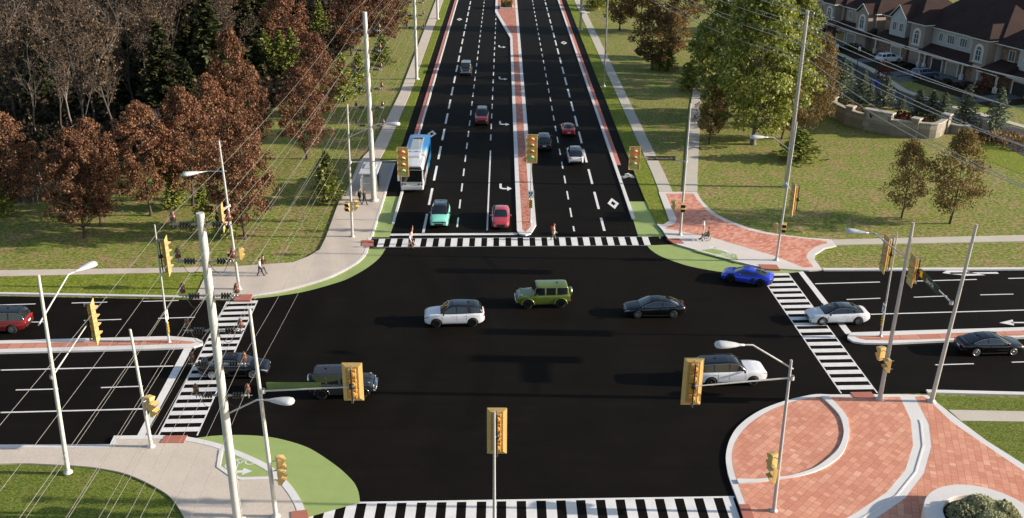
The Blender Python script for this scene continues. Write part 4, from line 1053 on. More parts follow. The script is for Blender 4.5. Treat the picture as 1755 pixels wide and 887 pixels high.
        h.extrude([(xl + .002, -wdt * .5, gz + dz), (xl + .002, wdt * .5, gz + dz), (xl + .002, wdt * .42, gz - dz * .8), (xl + .002, -wdt * .42, gz - dz * .8)], (.012, 0, 0), 0)
        h.bbox((xl - .03, 0, interp(S['bot'], xl) + .02), (.10, W * .55, .09), .02, 0)
        for s in (-1, 1): h.bbox((xl - .075, s * hw * .66, interp(S['bot'], xl) + .10), (.12, .26, .13), .03, 0)
        if chrome: 
            for i in range(4): h.box((xl + .018, 0, gz - dz * .6 + i * dz * .45), (.01, wdt * .86, .012), 1)
    h.build('grille', [M['trim_black'], M['chrome'], M['chrome' if typ == 'boxy' and paint != 'paint_olive' else paint]], t)
    if plate:
        h = MB(); h.bbox((-xl - .012, 0, zs(-xl + .1) - .30), (.02, .42, .13), .006); h.build('number_plate', M['plate_white'], t)
    h = MB(); h.bbox((-xl + .02, 0, interp(S['bot'], -xl) + .02), (.14, W * .72, .14), .03)
    if typ == 'coupe': h.bbox((-xl + .0, 0, .62), (.03, W * .40, .08), .01)
    h.build('rear_bumper', M['trim_black'] if typ != 'boxy' else M[paint], t)
    if typ == 'boxy':
        h = MB(); h.lathe([(0, .10), (.30, .10), (.375, .06), (.385, 0), (.385, -.14), (0, -.14)], (0, 0, 0), 22, 0, Matrix.Rotation(-PI / 2, 3, 'Y')); o = h.build('spare_wheel', M['chrome'], t, (-xl - .14, -.0, 1.16))
        h = MB(); h.lathe([(.386, -.13), (.40, -.10), (.40, -.02), (.386, .0)], (0, 0, 0), 22, 0, Matrix.Rotation(-PI / 2, 3, 'Y')); h.build('wheel_band', M[paint], o)
        for s in (-1, 1):
            h = MB(); h.bbox((xl - .33, s * hw * .72, 1.20), (.16, .10, .06), .02, 0); h.build('indicator', M['headlamp_glass'], t)
    if typ == 'coupe':
        for s in (-1, 1):
            h = MB(); h.extrude([(-.72, s * (hw * .985 + .008), .30), (-.42, s * (hw * .99 + .008), .32), (-.50, s * (hw * .97 + .008), .70), (-.80, s * (hw * .96 + .008), .74)], (0, s * .012, 0)); h.build('side_blade', M['trim_black'], t)
        h = MB()
        for i in range(5): h.box((-1.55 + i * .16, 0, ct(-1.55 + i * .16) + .055), (.06, hw * .55, .02), 0, Matrix.Rotation(R_(-14), 3, 'Y'))
        h.build('engine_louvre', M['rim_black'], t)
    else:
        h = MB(); h.bbox((-1.15, 0, ct(-1.15) + .065), (.18, .05, .07), .02); h.build('roof_fin', M['trim_black'], t)
    return t
def by_wheels(typ, front, rear, **kw):
    """place a car from where its two near wheels touch the road"""
    S = CAR[typ]; f, r = G(*front, Z_R), G(*rear, Z_R); d = (f - r); d.z = 0; d.normalize()
    n = Vector((-d.y, d.x, 0)); 
    if n.y < 0: n = -n
    c = (f + r) / 2 - d * ((S['xf'] + S['xr']) / 2) + n * (S['W'] / 2 - .12)
    return make_car(typ, loc=(c.x, c.y, Z_R), rz=math.atan2(d.y, d.x), **kw)
def on_road(typ, px, away, **kw):
    p = G(*px, Z_R); return make_car(typ, loc=(p.x, p.y + CAR[typ]['L'] / 2, Z_R), rz=PI / 2 if away else -PI / 2, **kw)
by_wheels('suv', (747.7, 560.4), (810.7, 559), paint='paint_white', roof='roof_black', rim='rim_black', label='white car with black roof crossing the middle of the junction', cat='car')
by_wheels('boxy', (903.7, 528.3), (961.5, 527), paint='paint_olive', rim='rim_black', label='boxy olive green off roader with spare wheel on its back', cat='car')
by_wheels('sedan', (1090.7, 544.5), (1154, 544.3), paint='paint_black', chrome=True, label='black saloon right of the olive green off roader', cat='car')
by_wheels('coupe', (1252.6, 482.2), (1301.8, 490.6), paint='paint_blue', rim='rim_black', label='bright blue sports car turning at the right crosswalk', cat='car', plate=False)
by_wheels('sedan', (1408.5, 556.7), (1468.7, 555.8), paint='paint_white', roof='roof_black', chrome=True, label='white saloon with dark glass roof on the right crosswalk', cat='car')
by_wheels('sedan', (1735.9, 608.3), (1669.3, 610), paint='paint_black', chrome=True, label='black saloon beside the right brick median at the picture edge', cat='car')
by_wheels('wagon', (1287.2, 659.6), (1219.5, 661.6), paint='paint_white', roof='roof_black', rim='rim_black', rails=True, chrome=True, label='white estate car with black roof rails behind the right hanging signal', cat='car')
by_wheels('boxy', (622.8, 682.5), (549.6, 683.3), paint='paint_grey', rim='rim_black', label='boxy dark grey off roader behind the left hanging signal', cat='car')
by_wheels('sedan', (432.4, 648), (365.9, 648.5), paint='paint_black', chrome=True, label='black saloon on the left crosswalk behind the power pole', cat='car')
by_wheels('wagon', (-45, 572.6), (21, 571.2), paint='paint_maroon', roof='roof_black', chrome=True, label='dark red estate car cut off by the left picture edge', cat='car')
on_road('suv', (752.3, 392.5), False, paint='paint_mint', roof='roof_black', rim='rim_black', label='mint green car with black roof waiting at the stop line', cat='car')
on_road('sedan', (858, 393.8), False, paint='paint_coral', label='coral red saloon waiting beside the long brick median', cat='car')
on_road('wagon', (825.3, 216.3), False, paint='paint_maroon', roof='roof_black', rails=True, label='maroon car driving toward the junction behind the waiting ones', cat='car')
on_road('boxy', (798, 130.8), False, paint='paint_brown', label='boxy brown off roader farthest up the left side of the road', cat='car')
on_road('coupe', (975, 233.6), True, paint='paint_red', label='red sports car driving away up the road', cat='car', rim='rim_black')
on_road('suv', (933, 260), True, paint='paint_grey', label='dark grey car driving away beside the long brick median', cat='car')
on_road('suv', (987.3, 284.3), True, paint='paint_white', roof='roof_black', rim='rim_black', label='white car with black roof driving away up the road', cat='car')

# ------------------------------------------------------------------ the bus
def make_bus():
    p = G(706.5, 329.5, Z_R); L, W, H = 12.3, 2.62, 3.25
    t = thing('city_bus', (p.x, p.y + L / 2, Z_R), 'white and blue city bus standing beside the bus shelter', 'bus', rz=-PI / 2)
    carpaint('bus_white', (.60, .61, .62), 0, .4); carpaint('bus_grey', (.33, .34, .35), 0, .45)
    k = NT('bus_livery'); o = k.obj(); sx = k.t.nodes.new('ShaderNodeSeparateXYZ'); k.l(o, sx.inputs[0])
    wv = k.t.nodes.new('ShaderNodeTexWave'); wv.wave_type = 'BANDS'; wv.bands_direction = 'Y'; wv.inputs['Scale'].default_value = .32; wv.inputs['Distortion'].default_value = 1.5; k.l(o, wv.inputs['Vector'])
    ad = k.t.nodes.new('ShaderNodeMath'); ad.operation = 'MULTIPLY_ADD'; k.l(wv.outputs['Fac'], ad.inputs[0]); ad.inputs[1].default_value = 1.1; k.l(sx.outputs['X'], ad.inputs[2])
    mr = k.t.nodes.new('ShaderNodeMapRange'); mr.inputs['From Min'].default_value = -6; mr.inputs['From Max'].default_value = 6; k.l(ad.outputs[0], mr.inputs['Value'])
    r = k.ramp(mr.outputs[0], [(0, (.012, .20, .52)), (.42, (.012, .20, .52)), (.421, (.05, .33, .66)), (.50, (.05, .33, .66)), (.501, (.22, .50, .72)), (.585, (.22, .50, .72)), (.586, (.60, .61, .62)), (1, (.60, .61, .62))])
    r.node.color_ramp.interpolation = 'CONSTANT'; k.set(r, .35, 0, .5, .8)
    mb = MB(); hw = W / 2; prof = [(-hw * .97, .32), (-hw, .6), (-hw, 2.7), (-hw * .97, 3.0), (-hw * .86, H), (-hw * .5, H + .03), (0, H + .05)]
    xs = [-L / 2, -L / 2 + .12, -L / 2 + .5, -2, 2, L / 2 - .5, L / 2 - .14, L / 2]; vs = []
    for i, x in enumerate(xs):
        f = {0: (.93, .95), 1: (.985, .99), 6: (.985, .985), 7: (.93, .93)}.get(i, (1, 1))
        row = [(x, y * f[0], .3 + (z - .3) * f[1]) for y, z in prof]; vs += row + [(x, -y, z) for x, y, z in row[-2::-1]]
    m = 13; mb.add(vs, [(i * m + k, (i + 1) * m + k, (i + 1) * m + k + 1, i * m + k + 1) for i in range(7) for k in range(m - 1)], 0, False)
    mb.add(vs[:m], [tuple(range(m))], 0); mb.add(vs[-m:], [tuple(reversed(range(m)))], 1); mb.box((0, 0, .34), (L - .4, W - .3, .2), 2)
    mb.build('body', [M['bus_livery'], M['bus_white'], M['trim_black']], t)
    b = MB(); b.bbox((L / 2 + .0, 0, 1.92), (.05, W * .86, 1.35), .02); b.build('windscreen', M['car_glass'], t)
    b = MB(); b.bbox((L / 2 + .015, 0, 2.82), (.06, W * .80, .30), .02); b.build('destination_panel', M['trim_black'], t)
    b = MB(); b.bbox((L / 2 + .03, 0, .62), (.14, W * .92, .36), .05); b.build('front_bumper', M['bus_white'], t)
    for s in (-1, 1):
        b = MB(); b.bbox((L / 2 + .03, s * hw * .70, .98), (.08, .46, .20), .05, 0); b.lathe([(0, .03), (.07, .02), (.08, 0)], (L / 2 + .06, s * hw * .70, .98), 12, 1, Matrix.Rotation(PI / 2, 3, 'Y')); b.build('headlight', [M['trim_black'], M['headlamp_glass']], t)
        b = MB(); b.bbox((L / 2 + .25, s * (hw + .16), 1.75), (.14, .20, .62), .04, 0); b.tube([(L / 2 - .05, s * hw * .96, 2.6), (L / 2 + .2, s * (hw + .1), 2.55), (L / 2 + .25, s * (hw + .16), 2.0)], .025, 6, 1); b.build('wing_mirror', [M['bus_white'], M['trim_black']], t)
        b = MB(); x = -5.2
        while x < 5.2:
            b.bbox((x + .68, s * (hw + .003), 2.05), (1.28, .02, 1.02), .01); x += 1.42
        b.build('window_band', M['car_glass'], t)
        for xw in (3.55, -3.0):
            make_wheel(.48, .3, 'rim_silver', t, (xw, s * (hw - .13), .48), 8, s)
            q = MB(); q.lathe([(.02, .0), (.56, 0)], (0, 0, 0), 20, 0, Matrix.Rotation(PI / 2, 3, 'X')); q.build('wheel_arch', M['trim_black'], t, (xw, s * (hw + .004), .52))
    b = MB(); b.tube([(L / 2 + .04, -.7, 1.28), (L / 2 + .05, -.2, 1.75)], .014, 5); b.tube([(L / 2 + .04, .5, 1.28), (L / 2 + .05, .95, 1.7)], .014, 5); b.build('wiper', M['trim_black'], t)
    b = MB(); b.bbox((-.8, 0, H + .06), (7.6, W * .50, .14), .05, 0); b.bbox((-3.9, 0, H + .15), (.5, 1.1, .05), .02, 1); b.build('roof_cover', [M['bus_grey'], M['trim_black']], t)
    b = MB(); b.bbox((2.6, 0, H + .20), (2.3, W * .62, .34), .10, 0)
    for s in (-1, 1): b.lathe([(.0, .39), (.26, .39), (.28, .36)], (2.3, s * .38, H), 14, 0)
    b.build('air_unit', M['bus_white'], t)
make_bus()
# ================================================================== TREES AND PLANTS
leaves('leaf_rust', [(0, (.052, .020, .010)), (.25, (.118, .049, .025)), (.55, (.195, .088, .047)), (.8, (.275, .140, .080)), (.95, (.35, .21, .13)), (.96, (.15, .14, .035)), (1, (.085, .030, .016))], .75, .2)
leaves('leaf_olive_rust', [(0, (.09, .055, .022)), (.3, (.18, .115, .042)), (.6, (.27, .150, .060)), (.8, (.17, .140, .042)), (1, (.32, .20, .08))], .7, .25)
leaves('leaf_orange', [(0, (.085, .058, .022)), (.4, (.175, .120, .042)), (.7, (.25, .165, .058)), (.9, (.16, .14, .042)), (1, (.10, .050, .020))], .7, .25)
leaves('leaf_green', [(0, (.070, .092, .013)), (.35, (.165, .195, .030)), (.65, (.26, .285, .054)), (.9, (.37, .38, .11)), (1, (.44, .43, .18))], .55, .35)
leaves('needle_light', [(0, (.085, .115, .018)), (.4, (.21, .25, .044)), (.75, (.34, .365, .085)), (1, (.45, .45, .14))], .65, .25)
leaves('needle_dark', [(0, (.012, .017, .005)), (.5, (.034, .042, .013)), (1, (.085, .085, .032))], .7, .1)
leaves('needle_blue', [(0, (.060, .082, .050)), (.5, (.165, .200, .128)), (1, (.31, .335, .235))], .65, .1)
leaves('brush_brown', [(0, (.018, .012, .007)), (.4, (.048, .032, .018)), (.8, (.110, .072, .042)), (1, (.17, .115, .075))], .85, .1)
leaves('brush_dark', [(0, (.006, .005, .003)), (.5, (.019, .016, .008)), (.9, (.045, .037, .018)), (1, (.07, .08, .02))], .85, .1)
leaves('shrub_sage', [(0, (.14, .15, .070)), (.4, (.33, .34, .19)), (.8, (.50, .50, .32)), (1, (.58, .56, .41))], .75, .25)
leaves('shrub_red', [(0, (.04, .010, .008)), (.5, (.12, .028, .018)), (1, (.24, .07, .03))], .75, .2)
leaves('grass_tan', [(0, (.10, .055, .02)), (.5, (.22, .12, .05)), (1, (.36, .22, .10))], .85, .2)
plain('bark_brown', (.060, .042, .030), .9, vary=.35, scale=6); plain('bark_grey', (.13, .115, .10), .9, vary=.35, scale=5); plain('twig_grey', (.110, .084, .066), .9, vary=.35, scale=4)
plain('twig_pale', (.17, .142, .118), .9, vary=.3, scale=4)

def rv(r): 
    while True:
        v = Vector((r.uniform(-1, 1), r.uniform(-1, 1), r.uniform(-1, 1)))
        if .01 < v.length < 1: return v
def leaf_card(mb, p, s, r, flat=0.0, d=None):
    a = rv(r).normalized(); 
    if d is not None: a = (a * .6 + d).normalized()
    b = a.orthogonal().normalized(); b = (Matrix.Rotation(r.uniform(0, 6.28), 3, a) @ b)
    if flat: b.z *= (1 - flat); a.z *= (1 - flat)
    L, w = s * r.uniform(.7, 1.3), s * r.uniform(.35, .6)
    mb.add([p - b * w, p + a * L * .55, p + b * w, p - a * L * .45], [(0, 1, 2, 3)], 0)
def limb(mb, a, b, r0, r1, r, bend=.12, n=5, seg=6):
    a, b = Vector(a), Vector(b); L = (b - a).length; o1, o2 = rv(r) * L * bend, rv(r) * L * bend; pts = []
    for i in range(n + 1):
        t = i / n; pts.append(a.lerp(b, t) + o1 * math.sin(PI * t) + o2 * .5 * math.sin(2 * PI * t))
    mb.tube(pts, [r0 + (r1 - r0) * i / n for i in range(n + 1)], seg, 0, cap=False); return pts
def crown_tree(seed, H, W, base, nl, leaf, trunk_r, widest=.42, clumps=70, cr=1.0, topw=.35, ragged=.28):
    """broadleaf: tapered trunk, limbs, and leaves in clumps at the limb ends. Returns (trunk MB, crown MB)"""
    r = random.Random(seed); T, Cn = MB(), MB()
    tp = limb(T, (0, 0, -.1), (r.uniform(-.3, .3), r.uniform(-.3, .3), H * .80), trunk_r, trunk_r * .22, r, .03, 8, 8)
    T.lathe([(trunk_r * 1.7, -.05), (trunk_r * 1.25, .25), (trunk_r * 1.02, .7)], (0, 0, 0), 8, 0)
    def env(z):  # envelope radius at height fraction inside crown 0..1
        f = (z - base * H) / (H - base * H)
        if f < 0 or f > 1: return 0
        if f < widest: q = .55 + .45 * math.sin(PI / 2 * f / widest)
        else: q = math.cos(PI / 2 * (f - widest) / (1 - widest)) ** .75 * (1 - topw * 0) 
        return W / 2 * q
    for i in range(clumps):
        z = base * H + (H - base * H) * (r.random() ** .85) * .98; e = env(z); a = r.uniform(0, 2 * PI)
        d = e * math.sqrt(r.uniform(.12, 1.0)) * (1 + r.uniform(-ragged, ragged) * .7)
        c = Vector((d * math.cos(a), d * math.sin(a), z))
        st = tp[max(1, min(8, int(8 * (z - d * .75) / (H * .8))))] if i % 3 == 0 else None
        if st is not None: limb(T, st, c, trunk_r * .24, trunk_r * .05, r, .09, 4, 5)
        k = int(nl / clumps * r.uniform(.55, 1.45)); R2 = cr * r.uniform(.65, 1.25)
        for _ in range(k):
            v = rv(r); v = v * (R2 * (v.length ** -.35)); v.z *= .78
            leaf_card(Cn, c + v, leaf, r)
    return T, Cn
def conifer_tree(seed, H, W, nb, leaf, base=.05, droop=.18, per=14):
    r = random.Random(seed); T, Cn = MB(), MB()
    T.tube([(0, 0, -.1), (0, 0, H * .5), (0, 0, H * .97)], [W * .035 + .03, W * .022 + .02, .015], 7, 0)
    for i in range(nb):
        f = (i / nb) ** .88; z = H * (base + (1 - base) * f); L = W / 2 * (1 - f) ** .82 * r.uniform(.72, 1.16) + .10; a = i * 2.399 + r.uniform(-.4, .4)
        d = Vector((math.cos(a), math.sin(a), 0)); up = .28 - droop * 2.2 * (1 - f)
        tip = Vector((0, 0, z)) + d * L + Vector((0, 0, L * (up + r.uniform(-.08, .1))))
        if i % 2 == 0: T.tube([(0, 0, z), tip], [.03, .008], 4, 0, cap=False)
        k = max(4, int(per * (.35 + L / (W / 2))))
        for j in range(k):
            t = (j + r.random()) / k; t = .15 + .85 * t; p = Vector((0, 0, z)).lerp(tip, t)
            side = Vector((-d.y, d.x, 0)) * r.uniform(-1, 1) * L * .30 * (1.15 - t); p += side + Vector((0, 0, r.uniform(-.12, .08) * L))
            leaf_card(Cn, p, leaf * (1.15 - .4 * t), r, .3, (d + side.normalized() * .5 if side.length > 1e-6 else d))
    for _ in range(8): leaf_card(Cn, Vector((0, 0, H * r.uniform(.96, 1.02))), leaf * .6, r)
    return T, Cn
def bare_tree(seed, H, spread, tr, fork=.35, depth=4, fuzz=0):
    r = random.Random(seed); T = MB(); Tw = MB()
    def grow(a, d, L, rad, lv):
        b = a + d * L; tgt = T if lv < 2 else Tw
        pts = limb(tgt, a, b, rad, rad * .62, r, .08, 4 if lv < 2 else 3, 7 if lv == 0 else (5 if lv == 1 else 3))
        if lv >= depth: return
        n = (5, 5, 5, 4)[min(lv, 3)]
        for i in range(n):
            t = r.uniform(.35 if lv == 0 else .25, 1.0); p = pts[min(len(pts) - 1, int(t * (len(pts) - 1) + .5))]
            q = rv(r).normalized(); nd = (d * .9 + q * (.62 + .1 * lv) * spread + Vector((0, 0, .28))).normalized()
            grow(p, nd, L * r.uniform(.40, .62), rad * (.55 if lv else .42), lv + 1)
    grow(Vector((0, 0, -.1)), Vector((r.uniform(-.04, .04), r.uniform(-.04, .04), 1)).normalized(), H * .62, tr, 0)
    if fuzz:
        ends = [v for v in Tw.v[::9]]
        for _ in range(fuzz):
            n0 = len(Tw.m); leaf_card(Tw, Vector(r.choice(ends)) + rv(r) * .55, .26, r)
            Tw.m[n0] = 1
    return T, Tw
plain('bark_dim', (.060, .050, .042), .9, vary=.35, scale=5)
TP = {}
def proto(key, name, T, Cn, bark, leafm, part='crown'):
    root = bpy.data.objects.new(name, None); COL.objects.link(root); root.empty_display_size = .5
    T.build('trunk', M[bark], root); Cn.build(part, [M[q] for q in leafm] if isinstance(leafm, list) else M[leafm], root); TP.setdefault(key, []).append([root, False])
def plant(key, loc, sx, sz, rz, label, cat, group=None, var=None):
    P = TP[key]; i = (var if var is not None else rnd.randrange(len(P))) % len(P)
    if not P[i][1]: o = P[i][0]; P[i][1] = True
    else: o = copy_tree(P[i][0])
    o.location = loc; o.scale = (sx, sx, sz); o.rotation_euler = (0, 0, rz); tag(o, label, cat, group); return o
for sd in (1, 2, 3): proto('rust', 'autumn_tree', *crown_tree(sd, 12, 8.2, .17, 17500, .20, .16, .34, 190, .66, ragged=.5), 'bark_brown', 'leaf_rust')
for sd in (4, 5): proto('olive', 'autumn_tree', *crown_tree(sd, 10, 6.6, .17, 7500, .25, .14, .40, 95, .8), 'bark_brown', 'leaf_olive_rust')
for sd in (6, 7): proto('small', 'autumn_tree', *crown_tree(sd, 8.5, 5.8, .17, 7200, .18, .10, .36, 125, .66, ragged=.4), 'bark_brown', 'leaf_orange')
for sd in (8, 9): proto('green', 'green_tree', *crown_tree(sd, 20, 13.5, .12, 20000, .38, .34, .42, 170, 1.35), 'bark_grey', 'leaf_green')
for sd in (11, 12): proto('fir', 'fir_tree', *conifer_tree(sd, 6, 4.4, 95, .42, .06, .10, 22), 'bark_brown', 'needle_light')
for sd in (13, 14): proto('spruce', 'spruce_tree', *conifer_tree(sd, 6, 4.0, 95, .36, .04, .14, 20), 'bark_brown', 'needle_blue')
for sd in (15, 16): proto('cedar', 'evergreen_tree', *conifer_tree(sd, 17, 9.0, 130, 1.0, .06, .16, 30), 'bark_brown', 'needle_dark')
for sd in (21, 22, 23, 24): proto('bare', 'bare_tree', *bare_tree(sd, 17, .9, .16, fuzz=1500), 'bark_dim', ['twig_grey', 'brush_brown'], 'branches')
for sd in (25, 26): proto('dead', 'bare_tree', *bare_tree(sd, 14, 1.0, .13, depth=3), 'twig_pale', 'twig_pale', 'branches')
def bush(seed, w, h, n, leaf, up=.5):
    r = random.Random(seed); b = MB()
    for _ in range(n):
        v = rv(r); l = v.length; v = v * (l ** -.45); p = Vector((v.x * w / 2, v.y * w / 2, abs(v.z) * h)); leaf_card(b, p, leaf, r, 0, Vector((v.x * .5, v.y * .5, up)))
    return b
def by_px(bp, ty, H0, W0, wpx=None):
    """scale from the base and the top seen in the photograph"""
    p = G(*bp); d = ray(bp[0], ty); t = p.y / d.y; h = (CAM + d * t).z
    sc = (p - CAM).length; ppm = FPX / ((p + Vector((0, 0, h / 2)) - CAM).dot(AX[2]))
    sx = (wpx / ppm / W0) if wpx else h / H0
    return p, sx, h / H0
ROWL = 'rusty brown tree in the row along the left lawn'
for i, (bp, ty, w, lab, g) in enumerate([
    ((23, 362), 190, 118, 'rusty brown tree at the left picture edge behind the lawn', None),
    ((146, 407), 222, 140, 'rusty brown tree nearest the left lawn edge, second from the left picture edge', None),
    ((174, 388), 205, 105, 'smaller rusty brown tree close behind another, its thin trunk on the shaded lawn', None),
    ((259, 369), 178, 128, 'round rusty brown tree in the middle of the left row', None),
    ((331, 352), 150, 118, 'rusty brown tree behind the lamp pole of the left corner', None),
    ((420, 409), 200, 140, 'rusty brown tree nearest the walkers on the corner pavement', None),
    ((416, 300), 52, 100, ROWL, 'rusty trees in the back of the left row'), ((526, 272), 118, 108, 'slim rusty brown tree beside the small bright fir by the pavement', None),
    ((545, 200), 58, 104, ROWL, 'rusty trees in the back of the left row'), ((492, 104), -18, 92, ROWL, 'rusty trees in the back of the left row'),
    ((657, 86), -40, 100, 'rusty brown tree near the upper end of the left pavement', None), ((603, 95), -30, 95, ROWL, 'rusty trees in the back of the left row'), ((672, 40), -75, 80, ROWL, 'rusty trees in the back of the left row'),
    ((440, 262), 118, 62, ROWL, 'rusty trees in the back of the left row'), ((375, 320), 130, 90, ROWL, 'rusty trees in the back of the left row'), ((-70, 395), 205, 130, 'rusty brown tree mostly outside the left picture edge', None)]):
    p, sx, sz = by_px(bp, ty, 12, 8.9, w); plant('rust', p, sx, sz, i * 1.3, lab, 'tree', g or 'rusty brown trees on the left', i)
FL = 'small light green fir on the left lawn'; FG = 'small firs on the left lawn'
for i, (bp, ty, w, lab) in enumerate([((458, 126), 50, 42, FL), ((483, 124), 52, 40, FL), ((503, 132), 48, 40, FL), ((549, 66), 2, 42, FL), ((590, 174), 92, 46, FL), ((617, 162), 88, 40, FL), ((562, 346), 258, 54, 'bright fir alone on the lawn beside the corner pavement'), ((683, 36), -12, 40, FL),
    ((302, 358), 300, 44, 'small fir half hidden under the rusty trees of the left row'), ((352, 388), 318, 40, 'small fir behind the big front power pole top'), ((392, 405), 335, 46, 'small dark fir behind the left corner lamp pole'), ((6, 368), 318, 40, 'small fir at the left picture edge'), ((404, 248), 190, 36, FL), ((655, 112), 58, 40, FL)]):
    p, sx, sz = by_px(bp, ty, 6, 3.6, w); plant('fir', p, sx, sz, i * .9, lab, 'fir tree', FG, i)
# right side
OG = 'autumn trees on the right lawn'
for i, (bp, ty, w, lab) in enumerate([((1062, 52), -60, 66, 'olive brown tree on the right lawn, nearest the upper road'), ((1098, 53), -48, 66, 'olive brown tree on the right lawn behind the leafy one'), ((1117, 119), 12, 78, 'leafy russet tree on the right lawn with two small firs at its foot'),
    ((1171, 56), -45, 80, 'dark russet tree on the right lawn beside the big green tree'), ((1150, 100), 20, 60, 'russet tree overlapping the leafy one on the right lawn'), ((1215, 247), 148, 56, 'dusky green brown tree at the near foot of the big green trees')]):
    p, sx, sz = by_px(bp, ty, 10, 6.7, w); plant('olive', p, sx, sz, i * 1.7, lab, 'tree', OG, i)
for i, (bp, ty, w, lab) in enumerate([((1376, 238), 70, 92, 'orange brown tree behind the tall right power pole'), ((1340, 238), 95, 80, 'orange brown tree between the big green tree and the power pole'), ((1545, 373), 240, 80, 'smaller orange tree on the right lawn, left one of the pair'), ((1628, 383), 224, 106, 'larger orange tree on the right lawn, right one of the pair'), ((1400, 215), 60, 60, 'orange brown tree left of the stone wall')]):
    p, sx, sz = by_px(bp, ty, 8.5, 6.3, w); plant('small', p, sx, sz, i * 2.1, lab, 'tree', OG, i)
for i, (bp, ty, w, lab) in enumerate([((1290, 247), -22, 185, 'largest green tree on the right lawn'), ((1245, 205), -40, 150, 'green tree behind the largest one, on its road side'), ((1335, 200), -35, 140, 'green tree behind the largest one, on its house side'), ((1300, 160), -20, 120, 'green tree deep behind the largest one, left of centre'), ((1345, 140), -10, 110, 'green tree deep behind the largest one, nearest the street'), ((1270, 120), -40, 110, 'green tree farthest behind the largest one')]):
    p, sx, sz = by_px(bp, ty, 20, 14.2, w); plant('green', p, sx, sz, i * 1.1, lab, 'tree', 'big green trees', i)
for i, (bp, ty, w, lab) in enumerate([((1130, 121), 82, 30, 'small fir left of two under the leafy russet tree'), ((1144, 121), 78, 34, 'small fir right of two under the leafy russet tree'), ((1180, 155), 106, 40, 'dark fir beside the big green trees'), ((1020, 17), -25, 36, 'fir at the top of the right lawn near the road'), ((1040, 10), -30, 34, 'fir at the top of the right lawn beside another'), ((1370, 273), 222, 74, 'wide low fir behind the tall right power pole')]):
    p, sx, sz = by_px(bp, ty, 6, 3.6, w); plant('fir', p, sx, sz, i * .8, lab, 'fir tree', 'firs on the right lawn', i)
SPR = [((1437, 172), 98, 32), ((1449, 166), 104, 28), ((1475, 178), 120, 30), ((1489, 176), 138, 20), ((1514, 183), 130, 32), ((1545, 187), 163, 16), ((1570, 203), 152, 34), ((1593, 205), 155, 32), ((1614, 206), 158, 30), ((1650, 219), 145, 40), ((1704, 223), 150, 40)]
for i, (bp, ty, w) in enumerate(SPR):
    p, sx, sz = by_px(bp, ty, 6, 2.8, w)
    plant('spruce', p, sx, sz, i * .7, {9: 'largest blue green spruce, at the right end of the stone wall', 10: 'blue green spruce beyond the right end of the stone wall', 5: 'smallest spruce behind the stone wall'}.get(i, 'blue green spruce in the row behind the stone wall'), 'spruce tree', 'spruces behind the stone wall', i)

# ------------------------------------------------------------------ the wood on the left
mb = MB(); mb.prism([(-260, 330), (-260, 106), (-90, 104), (-52, 106), (-44, 112), (-36, 128), (-32, 150), (-29, 190), (-28, 260), (-27, 330)], .01, .02); struct(mb, 'woodland_floor', M['forest_floor'])
wr = random.Random(33)
def wood_edge(y): return interp([(100, -52), (112, -46), (128, -38), (150, -34), (190, -31), (330, -29)], y)
n = 0
for i in range(400):
    y = 112 + 150 * wr.random() ** 1.25; x = wood_edge(y) - 3 - 75 * wr.random()
    if x < -.52 * y - 14: continue
    n += 1
    if n > 95: break
    s = wr.uniform(.75, 1.15); plant('bare', (x, y, 0), s, s * wr.uniform(.9, 1.15), wr.uniform(0, 6.3), 'bare grey brown tree in the dark wood on the left', 'tree', 'bare trees in the left wood', i)
for i, (bp, h, s) in enumerate([((128, 225), 1.0, 1.0), ((214, 172), 1.15, 1.0), ((62, 232), .8, .8), ((170, 150), 1.0, .9)]):
    p = G(*bp); plant('dead', p, s, h, i * 2.0, ['pale bare tree leaning out of the dark wood, left of two pale trunks', 'tall pale forked dead tree in the middle of the dark wood', 'thin pale bare trunk low in the dark wood', 'pale bare tree deep in the dark wood'][i], 'tree', 'bare trees in the left wood', i)
for i, (bp, ty, w, lab) in enumerate([((372, 205), -10, 130, 'dark evergreen standing out at the right end of the wood'), ((290, 215), 40, 110, 'dark evergreen in the middle of the wood'), ((425, 130), -30, 90, None), ((330, 130), -50, 90, None), ((250, 120), -30, 90, None), ((230, 200), 60, 80, None), ((440, 60), -80, 90, None), ((150, 190), 60, 70, None), ((70, 170), 50, 70, None), ((515, 40), -70, 80, None), ((400, 60), -60, 90, None), ((335, 245), 105, 70, None)]):
    p, sx, sz = by_px(bp, ty, 17, 9.2, w); plant('cedar', p, sx, sz, i * 1.3, lab or 'dark evergreen deep in the left wood', 'evergreen', 'dark evergreens in the left wood', i)
und = MB(); und2 = MB()
for i in range(3200):
    y = 106 + 150 * wr.random() ** 1.3; x = wood_edge(y) + 2.5 - 70 * wr.random() ** .9
    if x < -.52 * y - 12: continue
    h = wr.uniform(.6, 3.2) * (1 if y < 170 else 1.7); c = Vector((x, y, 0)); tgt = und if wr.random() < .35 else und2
    for _ in range(14):
        v = rv(wr); leaf_card(tgt, c + Vector((v.x * 1.3, v.y * 1.3, abs(v.z) * h)), .62, wr, 0, Vector((0, 0, .5)))
o = und.build('undergrowth', M['brush_brown']); tag(o, None, None, None, 'stuff'); o['label'] = 'tangled brown undergrowth on the floor of the left wood'; o['category'] = 'undergrowth'
o = und2.build('undergrowth', M['brush_dark']); tag(o, None, None, None, 'stuff'); o['label'] = 'dark low undergrowth between the trunks of the left wood'; o['category'] = 'undergrowth'
